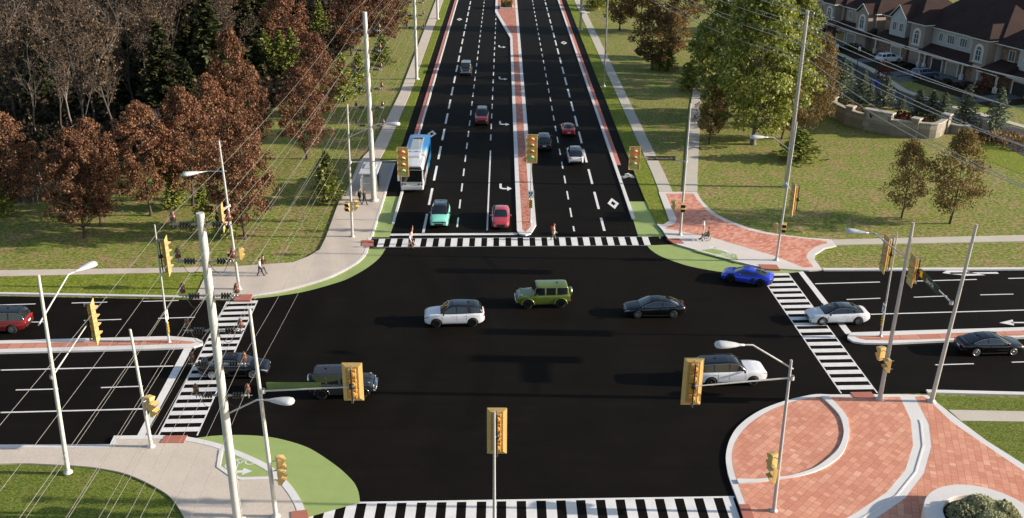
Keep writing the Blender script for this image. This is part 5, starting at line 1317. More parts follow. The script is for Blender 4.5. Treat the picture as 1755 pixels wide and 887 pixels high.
# two clumps of pale dry canes at the wood's edge
for bp, h, w_, lab in (((362, 188), 5.2, 6.5, 'pale dry cane thicket between the evergreen and the rusty trees'), ((52, 342), 4.0, 8.5, 'pale dry cane thicket behind the leftmost rusty tree'), ((292, 232), 3.6, 5, 'small pale dry cane thicket above the rusty trees')):
    p = G(*bp); b = MB()
    for _ in range(260):
        a = rv(wr); q = Vector((a.x * w_ / 2, a.y * 1.6, 0)); b.tube([q, q + Vector((a.x * .8 + wr.uniform(-.5, .5), wr.uniform(-.5, .5), h * wr.uniform(.6, 1.05)))], [.035, .012], 3, 0, cap=False)
    o = b.build('cane_thicket', M['twig_pale'], None, p); tag(o, lab, 'thicket', 'cane thickets')

# ------------------------------------------------------------------ planter in the near right corner
pc = G(1682, 910, .13); pr_ = 3.25
t = thing('round_planter', (pc.x, pc.y, .13), 'round pale concrete planter filled with sage bushes in the near right corner', 'planter')
mb = MB(); mb.lathe([(pr_, 0), (pr_, .86), (pr_ - .04, .90), (pr_ - 1.02, .90), (pr_ - 1.06, .86), (pr_ - 1.06, .35)], (0, 0, 0), 72, 0, None, False); mb.build('rim', M['planter_concrete'], t)
mb = MB(); mb.lathe([(0, .6), (pr_ - 1.0, .6)], (0, 0, 0), 40, 0, None, False); mb.build('soil', M['forest_floor'], t)
r2 = random.Random(5)
for i, (x, y, w_, h) in enumerate([(-1.0, .3, 2.0, 1.1), (.1, .75, 2.2, 1.35), (1.2, .4, 2.0, 1.1), (.2, -.8, 2.4, 1.3)]):
    b = MB()
    for _ in range(1700):
        v = rv(r2); v = v * v.length ** -.5; p = Vector((v.x * w_ / 2, v.y * w_ / 2, abs(v.z) * h * .8 + .1))
        leaf_card(b, p, .13, r2, 0, Vector((v.x * .5, v.y * .5, 1.1)))
    o = b.build('sage_bush', M['shrub_sage'], None, (pc.x + x, pc.y + y, .13 + .6))
    tag(o, ['grey green sage bush on the left of the round planter', 'tallest grey green sage bush in the middle of the round planter', 'grey green sage bush on the right of the round planter', 'grey green sage bush at the near side of the round planter'][i], 'bush', 'bushes in the round planter')
b = bush(77, 1.2, .9, 260, .16); o = b.build('green_bush', M['leaf_green'], None, (pc.x + 1.5, pc.y + .8, .73)); tag(o, 'bright green leafy bush among the sage in the round planter', 'bush', 'bushes in the round planter')
# planter box on the long median
pb = G(868.5, 15.5, .15); t = thing('planter_box', (pb.x, pb.y + 2.5, .15), 'white framed planter box at the wide end of the long brick median', 'planter')
mb = MB(); mb.ribbon([(-1.45, -2.5), (1.45, -2.5), (1.45, 2.5), (-1.45, 2.5)], .30, 0, .45, close=True); mb.build('frame', M['kerb_concrete'], t)
mb = MB(); mb.box((0, 0, .15), (2.6, 4.7, .3)); mb.build('soil', M['forest_floor'], t)
for i, (x, h, mt) in enumerate([(-.85, 1.5, 'grass_tan'), (0, 1.2, 'leaf_green'), (.85, 1.5, 'grass_tan')]):
    b = MB()
    for _ in range(420): q = Vector((r2.uniform(-.4, .4), r2.uniform(-1.9, 1.9), .3)); leaf_card(b, q + Vector((0, 0, h * r2.random())), .35, r2, 0, Vector((0, 0, 1.5)))
    o = b.build('ornamental_grass', M[mt], None, (pb.x + x, pb.y + 2.5, .15)); tag(o, ['tan grass clump on the left of the median planter box', 'dark green low plants in the middle of the median planter box', 'tan grass clump on the right of the median planter box'][i], 'plant', 'plants in the median planter box')
# ================================================================== HOUSES, STREET, STONE WALL
def bricks(name, rot, cols, mortar, bw=.45, row=.15):
    k = NT(name); tc = k.obj(); sp = k.t.nodes.new('ShaderNodeSeparateXYZ'); k.l(tc, sp.inputs[0])
    ad = k.t.nodes.new('ShaderNodeMath'); ad.operation = 'ADD'; k.l(sp.outputs[0], ad.inputs[0]); k.l(sp.outputs[1], ad.inputs[1])
    cb = k.t.nodes.new('ShaderNodeCombineXYZ'); k.l(ad.outputs[0], cb.inputs[0]); k.l(sp.outputs[2], cb.inputs[1])
    b = k.t.nodes.new('ShaderNodeTexBrick'); k.l(cb.outputs[0], b.inputs['Vector']); b.inputs['Scale'].default_value = 1; b.inputs['Brick Width'].default_value = bw; b.inputs['Row Height'].default_value = row; b.inputs['Mortar Size'].default_value = .012
    b.inputs['Color1'].default_value = (0, 0, 0, 1); b.inputs['Color2'].default_value = (1, 1, 1, 1); b.inputs['Mortar'].default_value = (.5, .5, .5, 1)
    k.set(k.mix(b.outputs['Fac'], k.ramp(b.outputs['Color'], cols), mortar), .9, 0, .2); return k.m
bricks('house_brick', 0, [(0, (.16, .085, .06)), (.5, (.25, .145, .10)), (1, (.33, .22, .16))], (.30, .25, .21), .6, .2)
bricks('stone_block', 0, [(0, (.21, .18, .145)), (.5, (.28, .245, .20)), (1, (.34, .305, .255))], (.13, .11, .09), 1.4, .62)
plain('stucco_tan', (0.315, 0.245, 0.20), .9, vary=.08, scale=1.5); plain('siding_white', (0.418, 0.418, 0.41), .7, vary=.05); plain('siding_tan', (0.34, 0.262, 0.21), .85, vary=.08)
k = NT('roof_shingle'); o_ = k.obj(); a = k.noise(o_, 5, 5, .8); b_ = k.noise(o_, .5, 4, .6)
k.set(k.mix(1.0, k.ramp(a, [(.3, (.034, .021, .019)), (.7, (.058, .037, .033))]), k.ramp(b_, [(.3, (.85, .85, .85)), (.7, (1.15, 1.12, 1.1))]), 'MULTIPLY'), .95, 0, .1)
plain('house_trim', (.66, .64, .60), .6, vary=.04); plain('garage_dark', (.028, .024, .022), .6, vary=.1); plain('garage_tan', (.30, .28, .23), .6, vary=.06); plain('garage_ochre', (.36, .27, .09), .6, vary=.06)
k = NT('house_glass'); k.set((.085, .10, .125), .12, 0, .8, .5)
plain('stone_cap', (.36, .325, .285), .85, vary=.12, scale=2); plain('driveway', (.11, .11, .115), .9, vary=.15, scale=1)
P0h, P1h = Vector(G(1743, 164)), Vector(G(1439, 71)); U = (P0h - P1h).normalized(); HRZ = math.atan2(U.y, U.x)
def window(parent, x, y, z, w, h, nx=2, nz=1, arch=False):
    """framed window on the front (facing -y): frame with sash bars, panes as its sub-part"""
    f = MB(); t = .09
    f.box((x - w / 2, y - .05, z), (t, .12, h), 0); f.box((x + w / 2, y - .05, z), (t, .12, h), 0); f.box((x, y - .05, z - h / 2), (w + t + .06, .16, t), 0)
    if not arch: f.box((x, y - .05, z + h / 2), (w + t, .12, t), 0)
    for i in range(1, nx): f.box((x - w / 2 + w * i / nx, y - .04, z), (.06, .08, h), 0)
    for i in range(1, nz): f.box((x, y - .04, z - h / 2 + h * i / nz), (w, .08, .05), 0)
    pts = [(x - w / 2, z - h / 2), (x + w / 2, z - h / 2), (x + w / 2, z + h / 2)]
    if arch:
        f.box((x, y - .04, z + h / 2), (w, .10, .10), 0); pr = None
        for i in range(11):
            a = PI * i / 10; q = Vector((x + w / 2 * math.cos(a), y - .05, z + h / 2 + w / 2 * math.sin(a))); pts.append((q.x, q.z))
            if pr is not None: f.tube([pr, q], .06, 5, 0)
            pr = q
        f.tube([(x, y - .05, z + h / 2), (x, y - .05, z + h / 2 + w / 2)], .03, 5, 0)
        n = 12; 
        for i in range(n): # white surround
            a, b = PI * i / n, PI * (i + 1) / n; r0, r1 = w / 2 + .06, w / 2 + .38
            f.extrude([(x + r * math.cos(q), y - .02, z + h / 2 + r * math.sin(q)) for r, q in ((r0, a), (r1, a), (r1, b), (r0, b))], (0, .03, 0))
        for s in (-1, 1): f.box((x + s * (w / 2 + .22), y - .01, z), (.30, .05, h), 0)
        f.box((x, y - .05, z - h / 2 - .18), (w + 1.0, .14, .24), 0)
    else: pts.append((x - w / 2, z + h / 2))
    o = f.build('window', M['house_trim'], parent)
    g = MB(); g.add([(a, y - .012, b) for a, b in pts], [tuple(range(len(pts)))]); g.build('panes', M['house_glass'], o)
def hip(mb, x0, x1, y0, y1, z, h, ov=.45, gl=0, gr=0):
    """hipped roof on a rectangle; ridge along the longer side"""
    a, b, c, d = x0 - ov, x1 + ov, y0 - ov, y1 + ov; w, l = b - a, d - c
    if w >= l: r0, r1 = (a + l / 2 * (1 - gl), (c + d) / 2), (b - l / 2 * (1 - gr), (c + d) / 2)
    else: r0, r1 = ((a + b) / 2, c + w / 2), ((a + b) / 2, d - w / 2)
    v = [(a, c, z), (b, c, z), (b, d, z), (a, d, z), (*r0, z + h), (*r1, z + h), (a, c, z - .16), (b, c, z - .16), (b, d, z - .16), (a, d, z - .16)]
    if w >= l: f = [(0, 1, 5, 4), (1, 2, 5), (2, 3, 4, 5), (3, 0, 4)]
    else: f = [(0, 1, 4), (1, 2, 5, 4), (2, 3, 5), (3, 0, 4, 5)]
    mb.add(v, f, 0); mb.add(v, [(6, 7, 1, 0), (7, 8, 2, 1), (8, 9, 3, 2), (9, 6, 0, 3), (9, 8, 7, 6)], 1)
def slope(mb, x0, x1, yf, yb, zf, zb):
    """lean-to porch roof"""
    v = [(x0, yf, zf), (x1, yf, zf), (x1, yb, zb), (x0, yb, zb), (x0, yf, zf - .18), (x1, yf, zf - .18), (x1, yb, zf - .18), (x0, yb, zf - .18)]
    mb.add(v, [(0, 1, 2, 3), (0, 3, 7, 4), (1, 5, 6, 2)], 0); mb.add(v, [(4, 5, 1, 0), (7, 6, 5, 4)], 1)
def gable(mb, x0, x1, yf, yb, z, h, ov=.35):
    xm = (x0 + x1) / 2; v = [(x0 - ov, yf - ov, z), (xm, yf - ov, z + h), (x1 + ov, yf - ov, z), (x0 - ov, yb, z), (xm, yb, z + h), (x1 + ov, yb, z)]
    mb.add(v, [(0, 1, 4, 3), (1, 2, 5, 4)], 0)
    for p, q in ((0, 1), (1, 2)):
        mb.tube([v[p], v[q]], .10, 4, 1)
def garage(t, x, w, y, mat, h=2.1):
    d = MB(); d.box((x, y, h / 2), (w, .10, h), 0)
    for i in range(1, 4): d.box((x, y - .055, h * i / 4), (w, .015, .03), 1)
    d.build('garage_door', [M[mat], M['garage_dark']], t)
    f = MB(); f.box((x - w / 2 - .1, y - .05, h / 2), (.2, .16, h), 0); f.box((x + w / 2 + .1, y - .05, h / 2), (.2, .16, h), 0); f.box((x, y - .05, h + .12), (w + .4, .16, .24), 0); f.build('garage_frame', M['house_trim'], t)
def tower(t, x0, x1, y0, y1, zt, mat, roofmb, gabled=False):
    b = MB(); b.prism([(x0, y0), (x1, y0), (x1, y1), (x0, y1)], 2.6, zt); b.prism([(x0 + .25, y0 + .25), (x1 - .25, y0 + .25), (x1 - .25, y1), (x0 + .25, y1)], 0, 2.6)
    if gabled: b.extrude([(x0, y0, zt), (x1, y0, zt), ((x0 + x1) / 2, y0, zt + 1.7)], (0, .2, 0))
    b.build('tower_wall', M[mat], t)
    f = MB(); f.box(((x0 + x1) / 2, y0 - .03, 2.75), (x1 - x0 + .2, .14, .3)); f.box((x1 + .03, (y0 + y1) / 2, 2.75), (.14, y1 - y0, .3)); f.build('trim_band', M['house_trim'], t)
    if gabled: gable(roofmb, x0, x1, y0, y1 + 3.5, zt, 1.75)
    else: hip(roofmb, x0, x1, y0, y1 + 3.4, zt, 2.3)
    window(t, (x0 + x1) / 2, y0, 4.55, 1.25, 1.75, 2, 2, True)
def columns(t, xs, y, h):
    for x in xs:
        c = MB(); c.box((x, y, h * .5), (.22, .22, h)); c.box((x, y, .45), (.5, .5, .9)); c.box((x, y, h - .08), (.34, .34, .16)); c.build('porch_column', M['house_trim'], t)
def house(name, s0, s1, label, depth=12.0, wallm='house_brick', ridge=5.0):
    t = thing(name, P1h + U * s0, label, 'house', 'town houses on the right', HRZ)
    return t
def finish(t, roofmb): roofmb.build('roof', [M['roof_shingle'], M['house_trim']], t)
def vents(t, pts):
    for p in pts:
        v = MB(); v.box(p, (.45, .35, .30)); v.build('roof_vent', M['dark_metal'], t)
# nearest visible house: twin with two arched towers
t = house('town_house', 20.2, 44, 'town house with two tan arched towers and a long white upper floor between them'); o0 = 20.2
R = MB(); b = MB(); b.prism([(0, 1.6), (19.6, 1.6), (19.6, 13), (0, 13)], 0, 3.5); b.prism([(3.2, -.0), (16.3, 0), (16.3, 1.62), (3.2, 1.62)], 0, 2.75); b.build('brick_wall', M['house_brick'], t)
b = MB(); b.prism([(0, 1.6), (19.6, 1.6), (19.6, 13), (0, 13)], 3.503, 6.9)
for i in range(1, 15): b.box((10.2, 1.59, 3.6 + i * .22), (11.6, .03, .02))
b.build('siding_wall', M['siding_white'], t)
tower(t, .2, 3.9, -.2, 3.2, 7.25, 'stucco_tan', R); tower(t, 15.6, 19.2, -.2, 3.2, 7.25, 'stucco_tan', R)
hip(R, -.2, 19.9, 1.6, 13.2, 6.9, 5.2, .5, .2, .2); slope(R, 3.3, 16.6, -1.0, 1.65, 2.75, 4.05)
for x, w, n in ((6.1, 1.0, 2), (8.6, 1.7, 3), (11.7, 1.7, 3), (14.3, 1.2, 2)): window(t, x, 1.6, 5.45, w, 1.45, n)
garage(t, 8.1, 2.5, -.06, 'garage_dark'); garage(t, 11.9, 2.7, -.06, 'garage_tan'); columns(t, (4.2, 5.6, 15.0), -.7, 2.6)
for x in (5.0, 14.4):
    d = MB(); d.box((x, -.03, 1.05), (.95, .08, 2.1)); d.build('front_door', M['garage_dark'], t)
finish(t, R); vents(t, [(2.2, 2.6, 8.6), (17.4, 2.6, 8.6)])
t = house('town_house', 39.9, 56, 'brick and white town house at the right picture edge with an open porch roof')
R = MB(); b = MB(); b.prism([(0, 2.2), (16, 2.2), (16, 13), (0, 13)], 0, 6.9); b.prism([(5.4, .0), (14.5, 0), (14.5, 2.22), (5.4, 2.22)], 0, 2.75); b.build('brick_wall', M['house_brick'], t)
b = MB(); b.prism([(4.6, 1.4), (14, 1.4), (14, 2.19), (4.6, 2.19)], 3.6, 6.9); b.build('siding_wall', M['siding_white'], t)
hip(R, 0, 16, 1.4, 13.2, 6.9, 5.2, .5, .2, .2); slope(R, .3, 5.0, -2.6, 2.25, 2.9, 4.3); slope(R, 5.05, 15, -.9, 2.25, 2.75, 3.75)
window(t, 2.4, 2.2, 5.2, 1.3, 1.7, 2); window(t, 6.4, 1.4, 5.4, 1.3, 1.6, 2); window(t, 9.6, 1.4, 5.4, 1.9, 1.6, 3)
garage(t, 7.4, 2.7, -.06, 'garage_dark'); columns(t, (.6, 4.8), -2.3, 2.7); finish(t, R)
t = house('town_house', 10.6, 20.0, 'town house with a small white gable bay and twin pointed windows')
R = MB(); b = MB(); b.prism([(0, 1.8), (9.5, 1.8), (9.5, 13), (0, 13)], 0, 6.9); b.prism([(1.2, 0), (9.3, 0), (9.3, 1.82), (1.2, 1.82)], 0, 2.8); b.build('brick_wall', M['house_brick'], t)
b = MB(); b.prism([(3.2, .5), (7.6, .5), (7.6, 1.79), (3.2, 1.79)], 3.9, 7.1); b.extrude([(3.2, .5, 7.1), (7.6, .5, 7.1), (5.4, .5, 9.4)], (0, .3, 0)); b.build('gable_wall', M['siding_white'], t)
hip(R, -.1, 9.6, 1.8, 13.2, 6.9, 4.6, .5); gable(R, 3.2, 7.6, .5, 6.5, 7.1, 2.4); slope(R, .6, 9.8, -1.0, 1.85, 2.95, 4.3)
for x in (4.5, 6.4): window(t, x, .5, 5.6, 1.0, 1.5, 2)
garage(t, 6.6, 2.6, -.06, 'garage_tan'); columns(t, (1.4,), -.7, 2.8); finish(t, R); vents(t, [(7.9, 3.2, 8.5)])
t = house('town_house', -1.0, 9.6, 'tan town house with a gabled arched tower and an ochre garage door')
R = MB(); b = MB(); b.prism([(0, 1.4), (9.3, 1.4), (9.3, 13), (0, 13)], 0, 6.7); b.prism([(-.5, 0), (8.6, 0), (8.6, 1.42), (-.5, 1.42)], 0, 2.8); b.build('tan_wall', M['siding_tan'], t)
tower(t, 5.7, 9.2, -.2, 2.2, 6.6, 'stucco_tan', R, True); hip(R, -.2, 9.5, 1.4, 13.2, 6.7, 4.8, .45); slope(R, -.8, 10.2, -1.0, 1.45, 2.9, 4.0)
window(t, 1.6, 1.4, 5.2, 1.0, 1.5, 2); window(t, 4.0, 1.4, 5.2, .9, 1.5, 2); garage(t, 1.2, 2.5, -.06, 'garage_ochre'); garage(t, 4.6, 2.5, -.06, 'garage_tan')
q = MB(); q.tube([(9.4, 1.6, 6.5), (9.4, 1.55, .1)], .06, 6); q.build('downspout', M['house_trim'], t); finish(t, R)
t = house('town_house', -14.5, -1.4, 'tan town house farthest up the street with an arched tower at its right end')
R = MB(); b = MB(); b.prism([(0, 1.4), (12.8, 1.4), (12.8, 13), (0, 13)], 0, 6.7); b.prism([(0, 0), (9, 0), (9, 1.42), (0, 1.42)], 0, 2.8); b.build('tan_wall', M['siding_tan'], t)
tower(t, 8.6, 11.8, -.2, 2.2, 6.9, 'stucco_tan', R); hip(R, -.2, 13, 1.4, 13.2, 6.7, 4.8, .45); slope(R, -.5, 8.6, -1.0, 1.45, 2.9, 4.0)
for x in (2.0, 5.6): window(t, x, 1.4, 5.2, 1.2, 1.5, 2)
garage(t, 3.5, 2.6, -.06, 'garage_tan'); finish(t, R)
# houses behind the row
for i, (s, lab) in enumerate(((24, 'pale house in the row behind, its upper wall showing above the brown roofs'), (42, 'pale house in the row behind, at the right picture corner'), (4, 'house in the row behind, left of the others'))):
    t = thing('back_house', P1h + U * s + Vector((-U.y, U.x, 0)) * 30.0, lab, 'house', 'houses behind the town houses', HRZ)
    R = MB(); b = MB(); b.prism([(0, 0), (15.5, 0), (15.5, 10), (0, 10)], 0, 7.2); b.build('wall', M['siding_tan' if i else 'siding_white'], t); hip(R, 0, 15.5, 0, 10, 7.2, 4.2); finish(t, R)
    for x in (2.5, 5.5, 9.5, 13): window(t, x, 0, 5.3, 1.3, 1.5, 2)
# street, pavements, drives
slab('residential_street', gp([(1388, 80), (1436, 96), (1490, 122), (1545, 158), (1600, 177), (1755, 222), (1880, 255), (1880, 320), (1755, 268), (1655, 215), (1590, 196), (1500, 178), (1430, 160), (1380, 130)]), 'street_asphalt', .03)
mb = MB(); mb.ribbon(gp([(1388, 77), (1440, 93), (1494, 119), (1548, 154.5), (1602, 173.5), (1755, 217), (1880, 250)]), 1.3, 0, .07); struct(mb, 'sidewalk', M['path_concrete'])
hn = Vector((-U.y, U.x, 0))
def drive(s, w, s2, l=11.5):
    a = P1h + U * (s - w / 2); b = P1h + U * (s + w / 2); c = b - hn * l + U * s2; d = a - hn * l + U * s2
    mb = MB(); mb.prism([a[:2], b[:2], c[:2], d[:2]], 0, .05); return struct(mb, 'driveway', M['driveway'])
for s, w in ((28.3, 3.0), (32.1, 3.2), (47.3, 3.2), (17.2, 3.0), (.2, 2.8), (3.6, 2.8)): drive(s, w, 0)
slab('lawn', gp([(1660, 262), (1755, 300), (1880, 350), (1880, 305), (1755, 262), (1668, 228)]), 'fresh_grass', .02)
mb = MB(); q0, q1 = P1h + U * -8, P1h + U * 52; mb.prism([q0[:2], q1[:2], (q1 - hn * 9.5)[:2], (q0 - hn * 9.5)[:2]], 0, .035); struct(mb, 'front_garden_bed', M['forest_floor'])
mb = MB(); q0, q1 = P1h + U * 24, P1h + U * 36.5; mb.prism([q0[:2], q1[:2], (q1 - hn * 4.0)[:2], (q0 - hn * 4.0)[:2]], 0, .045); struct(mb, 'driveway', M['driveway'])
# front garden shrubs
SH = [(1622, 145, 2.0, 1.0, 'brush_brown', 'dark brown hedge beside the dark car drive'), (1648, 152, 3.2, 1.0, 'brush_brown', 'dark brown hedge between the two garages'), (1462, 88, 4.5, 1.6, 'needle_dark', 'dark green rounded shrub beside the brick porch'), (1558, 118, 2.5, 1.0, 'brush_dark', 'low dark shrub left of the dark car'),
      (1505, 78, 2.2, 2.2, 'shrub_red', 'leafless reddish shrub before the brick garage wall')]
for x, y, w_, h, m_, lab in SH:
    p = G(x, y); b = bush(int(x), w_, h, 320, .34); o = b.build('shrub', M[m_], None, p); tag(o, lab, 'shrub', 'front garden shrubs')
for (bp, ty, w_, lab) in (((1511, 145), 104, 28, 'small red maple at the kerb beside the white parked car'), ((1681, 165), 124, 34, 'small orange red maple in front of the right tower house'), ((1420, 72), 34, 34, 'leafless pink brown tree at the far end of the street')):
    p, sx, sz = by_px(bp, ty, 5.5, 4.2, w_)
    if 'maple' not in TP: proto('maple', 'maple_tree', *crown_tree(61, 5.5, 4.2, .28, 900, .26, .08, .45, 34, .6), 'bark_brown', 'shrub_red')
    plant('maple', p, sx, sz, 1.0, lab, 'tree', 'small street maples')
# parked cars
for (x, y), typ, paint_, lab, away in (((1522, 107), 'suv', 'paint_white', 'white car parked on a drive before the town houses', True), ((1583, 134), 'suv', 'paint_navy', 'dark blue car parked on a drive between hedges', True), ((1428, 84), 'sedan', 'paint_navy', 'blue saloon parked at the far end of the street', True)):
    p = G(x, y); make_car(typ, paint_, lab, 'car', (p.x, p.y, .06), math.atan2(hn.y, hn.x))
# lantern post, signs, bins
p = G(1467, 126); t = thing('lantern_post', p, 'black lantern post on the pavement of the residential street', 'street lamp')
mb = MB(); mb.tube([(0, 0, 0), (0, 0, 3.9)], .06, 8); mb.lathe([(.22, 0), (.22, .1), (.1, .25), (.06, .6)], (0, 0, 0), 10); mb.build('post', M['dark_metal'], t)
mb = MB(); mb.lathe([(.10, 3.9), (.24, 4.0), (.20, 4.35), (.26, 4.42), (.05, 4.62)], (0, 0, 0), 8); mb.build('lantern', M['sign_white'], t)
p = G(1411.5, 73); t = thing('lantern_post', p, 'tall lamp post before the ochre garage door', 'street lamp')
mb = MB(); mb.tube([(0, 0, 0), (0, 0, 4.6), (.9, -.2, 5.0)], .06, 8); mb.build('post', M['dark_metal'], t); mb = MB(); mb.bbox((1.1, -.25, 5.0), (.6, .3, .16), .05); mb.build('lantern', M['sign_white'], t)
p = G(1433, 94); t = thing('yard_sign', p, 'white sale board on a front lawn left of the drives', 'sign', rz=HRZ)
mb = MB(); mb.box((0, 0, 1.5), (.9, .05, 1.1)); mb.build('board', M['sign_white'], t); mb = MB(); mb.box((-.5, 0, 1.05), (.09, .09, 2.1)); mb.build('post', M['sign_white'], t)
for x, y, m_, lab in ((1498, 148, 'paint_blue', 'blue recycling bin at the kerb behind the spruces'), (1523, 157, 'trim_black', 'black wheeled bin at the kerb behind the spruces')):
    p = G(x, y); t = thing('wheeled_bin', p, lab, 'bin'); mb = MB(); mb.box((0, 0, .5), (.55, .6, 1.0), 0, None, 1.12); mb.build('bin_body', M[m_], t); mb = MB(); mb.bbox((0, .02, 1.04), (.66, .72, .08), .03); mb.build('lid', M[m_], t)
# the stone garden wall with piers
t = thing('stone_wall', G(1524, 230), 'curved pale stone garden wall with piers and a taller middle panel', 'wall'); b0 = G(1524, 230)
WP = [G(x, y) - b0 for x, y in [(1416, 188), (1429, 200), (1454, 212.6), (1482, 221.6), (1522, 229.5), (1566, 234.5), (1600, 236.5), (1618, 227)]]
sm_ = [Vector((x, y, 0)) for x, y in smooth_path(WP, 3)]
def run(a, b, h, th, name, m_):
    mb = MB(); mb.ribbon([(p.x, p.y) for p in sm_[a:b + 1]], th, 0, h); mb.build(name, M[m_], t)
    mb = MB(); mb.ribbon([(p.x, p.y) for p in sm_[a:b + 1]], th + .22, h + .002, h + .16); mb.build('coping', M['stone_cap'], t)
run(0, 9, 2.0, .5, 'wall_run', 'stone_block'); run(12, 21, 1.95, .5, 'wall_run', 'stone_block')
a, c = sm_[9], sm_[12]; ang = math.atan2(c.y - a.y, c.x - a.x); mid = (a + c) / 2
mb = MB(); mb.bbox((0, 0, 1.4), ((c - a).length + .5, .9, 2.8), .04); o = mb.build('middle_panel', M['stone_block'], t, mid); o.rotation_euler = (0, 0, ang)
mb = MB(); mb.bbox((0, 0, 2.9), ((c - a).length + .9, 1.2, .2), .03); o = mb.build('coping', M['stone_cap'], t, mid); o.rotation_euler = (0, 0, ang)
mb = MB(); mb.bbox((0, -.47, 2.15), ((c - a).length - .3, .05, .95), .01); o = mb.build('name_panel', M['stone_cap'], t, mid); o.rotation_euler = (0, 0, ang)
mb = MB(); mb.extrude([(-1.15, -.50, 2.45), (-.95, -.50, 2.5), (-.8, -.50, 2.2), (-.55, -.50, 2.4), (-.72, -.50, 1.95), (-.9, -.50, 1.85)], (0, -.01, 0)); o = mb.build('emblem', M['sign_black'], t, mid); o.rotation_euler = (0, 0, ang)
for i in (2, 6, 15, 21):
    p = sm_[i]; mb = MB(); mb.bbox((0, 0, 1.25), (1.0, 1.0, 2.5), .05); mb.build('pier', M['stone_block'], t, p).rotation_euler = (0, 0, ang)
    mb = MB(); mb.bbox((0, 0, 2.58), (1.25, 1.25, .2), .04); mb.build('pier_cap', M['stone_cap'], t, p).rotation_euler = (0, 0, ang)
t2 = thing('stone_wall', G(1640, 228), 'low stone wall stepping down beside the largest spruce', 'wall'); b2 = G(1640, 228)
mb = MB(); mb.ribbon([(p - b2)[:2] for p in (G(1622, 225), G(1641, 229), G(1660, 230))], .5, 0, 1.1); mb.build('wall_run', M['stone_block'], t2)
mb = MB(); mb.ribbon([(p - b2)[:2] for p in (G(1622, 225), G(1641, 229), G(1660, 230))], .72, 1.102, 1.25); mb.build('coping', M['stone_cap'], t2)
t3 = thing('stone_pier', G(1684, 224), 'single stone pier between the two rightmost spruces', 'pier'); mb = MB(); mb.bbox((0, 0, .85), (.9, .9, 1.7), .05); mb.build('shaft', M['stone_block'], t3); mb = MB(); mb.bbox((0, 0, 1.8), (1.2, 1.2, .2), .04); mb.build('cap', M['stone_cap'], t3)
for i, (x, y, w_, h, m_, lab) in enumerate([(1452, 186, 2.6, 1.3, 'leaf_orange', 'golden yellow leafed bush behind the left part of the stone wall'), (1470, 198, 3, 1.2, 'grass_tan', 'russet grass clump behind the left pier of the stone wall'), (1545, 205, 4, 1.2, 'shrub_red', 'russet bush behind the middle panel of the stone wall'), (1585, 215, 3, 1.1, 'grass_tan', 'tan grass clump behind the right part of the stone wall'), (1500, 200, 3.4, 1.2, 'brush_brown', 'brown bush behind the middle of the stone wall'),
        (1705, 240, 6, 1.1, 'grass_tan', 'tan grass bed right of the single stone pier'), (1740, 250, 6, 1.2, 'leaf_olive_rust', 'olive hedge at the right picture edge below the street'), (1690, 238, 3, 1.0, 'needle_dark', 'dark green low hedge right of the low stone wall'), (1725, 238, 5, 1.0, 'grass_tan', 'pale tan grass bed along the street at the right picture edge')]):
    p = G(x, y); b = bush(200 + i, w_, h, 420, .28); o = b.build('bush', M[m_], None, p); tag(o, lab, 'bush', 'bushes around the stone wall')
# ================================================================== PEOPLE, BUS SHELTER, WHEELCHAIR
def cloth(n, c, r=.85): 
    if n not in MATS: plain(n, c, r, vary=.08, scale=8)
    return M[n]
for n_, c_ in dict(skin_tone=(.45, .26, .18), hair_dark=(.012, .009, .008), hair_red=(.22, .05, .02), hair_tan=(.20, .12, .05), shirt_white=(.70, .69, .67), shirt_grey=(.42, .43, .46), suit_black=(.008, .008, .010), trousers_navy=(.015, .018, .040), trousers_green=(.015, .028, .020), jacket_black=(.015, .012, .012),
                   jacket_blue=(.035, .08, .22), trousers_tan=(.16, .12, .075), top_pink=(.74, .50, .45), shorts_black=(.01, .01, .01), jacket_beige=(.55, .48, .38), pack_red=(.45, .03, .03), vest_green=(.14, .19, .035), trousers_sand=(.40, .34, .24), shoe_dark=(.012, .010, .009), shoe_pink=(.5, .14, .12), bag_brown=(.16, .06, .035), hat_navy=(.02, .03, .07), eye_dark=(.01, .01, .01)).items(): cloth(n_, c_)
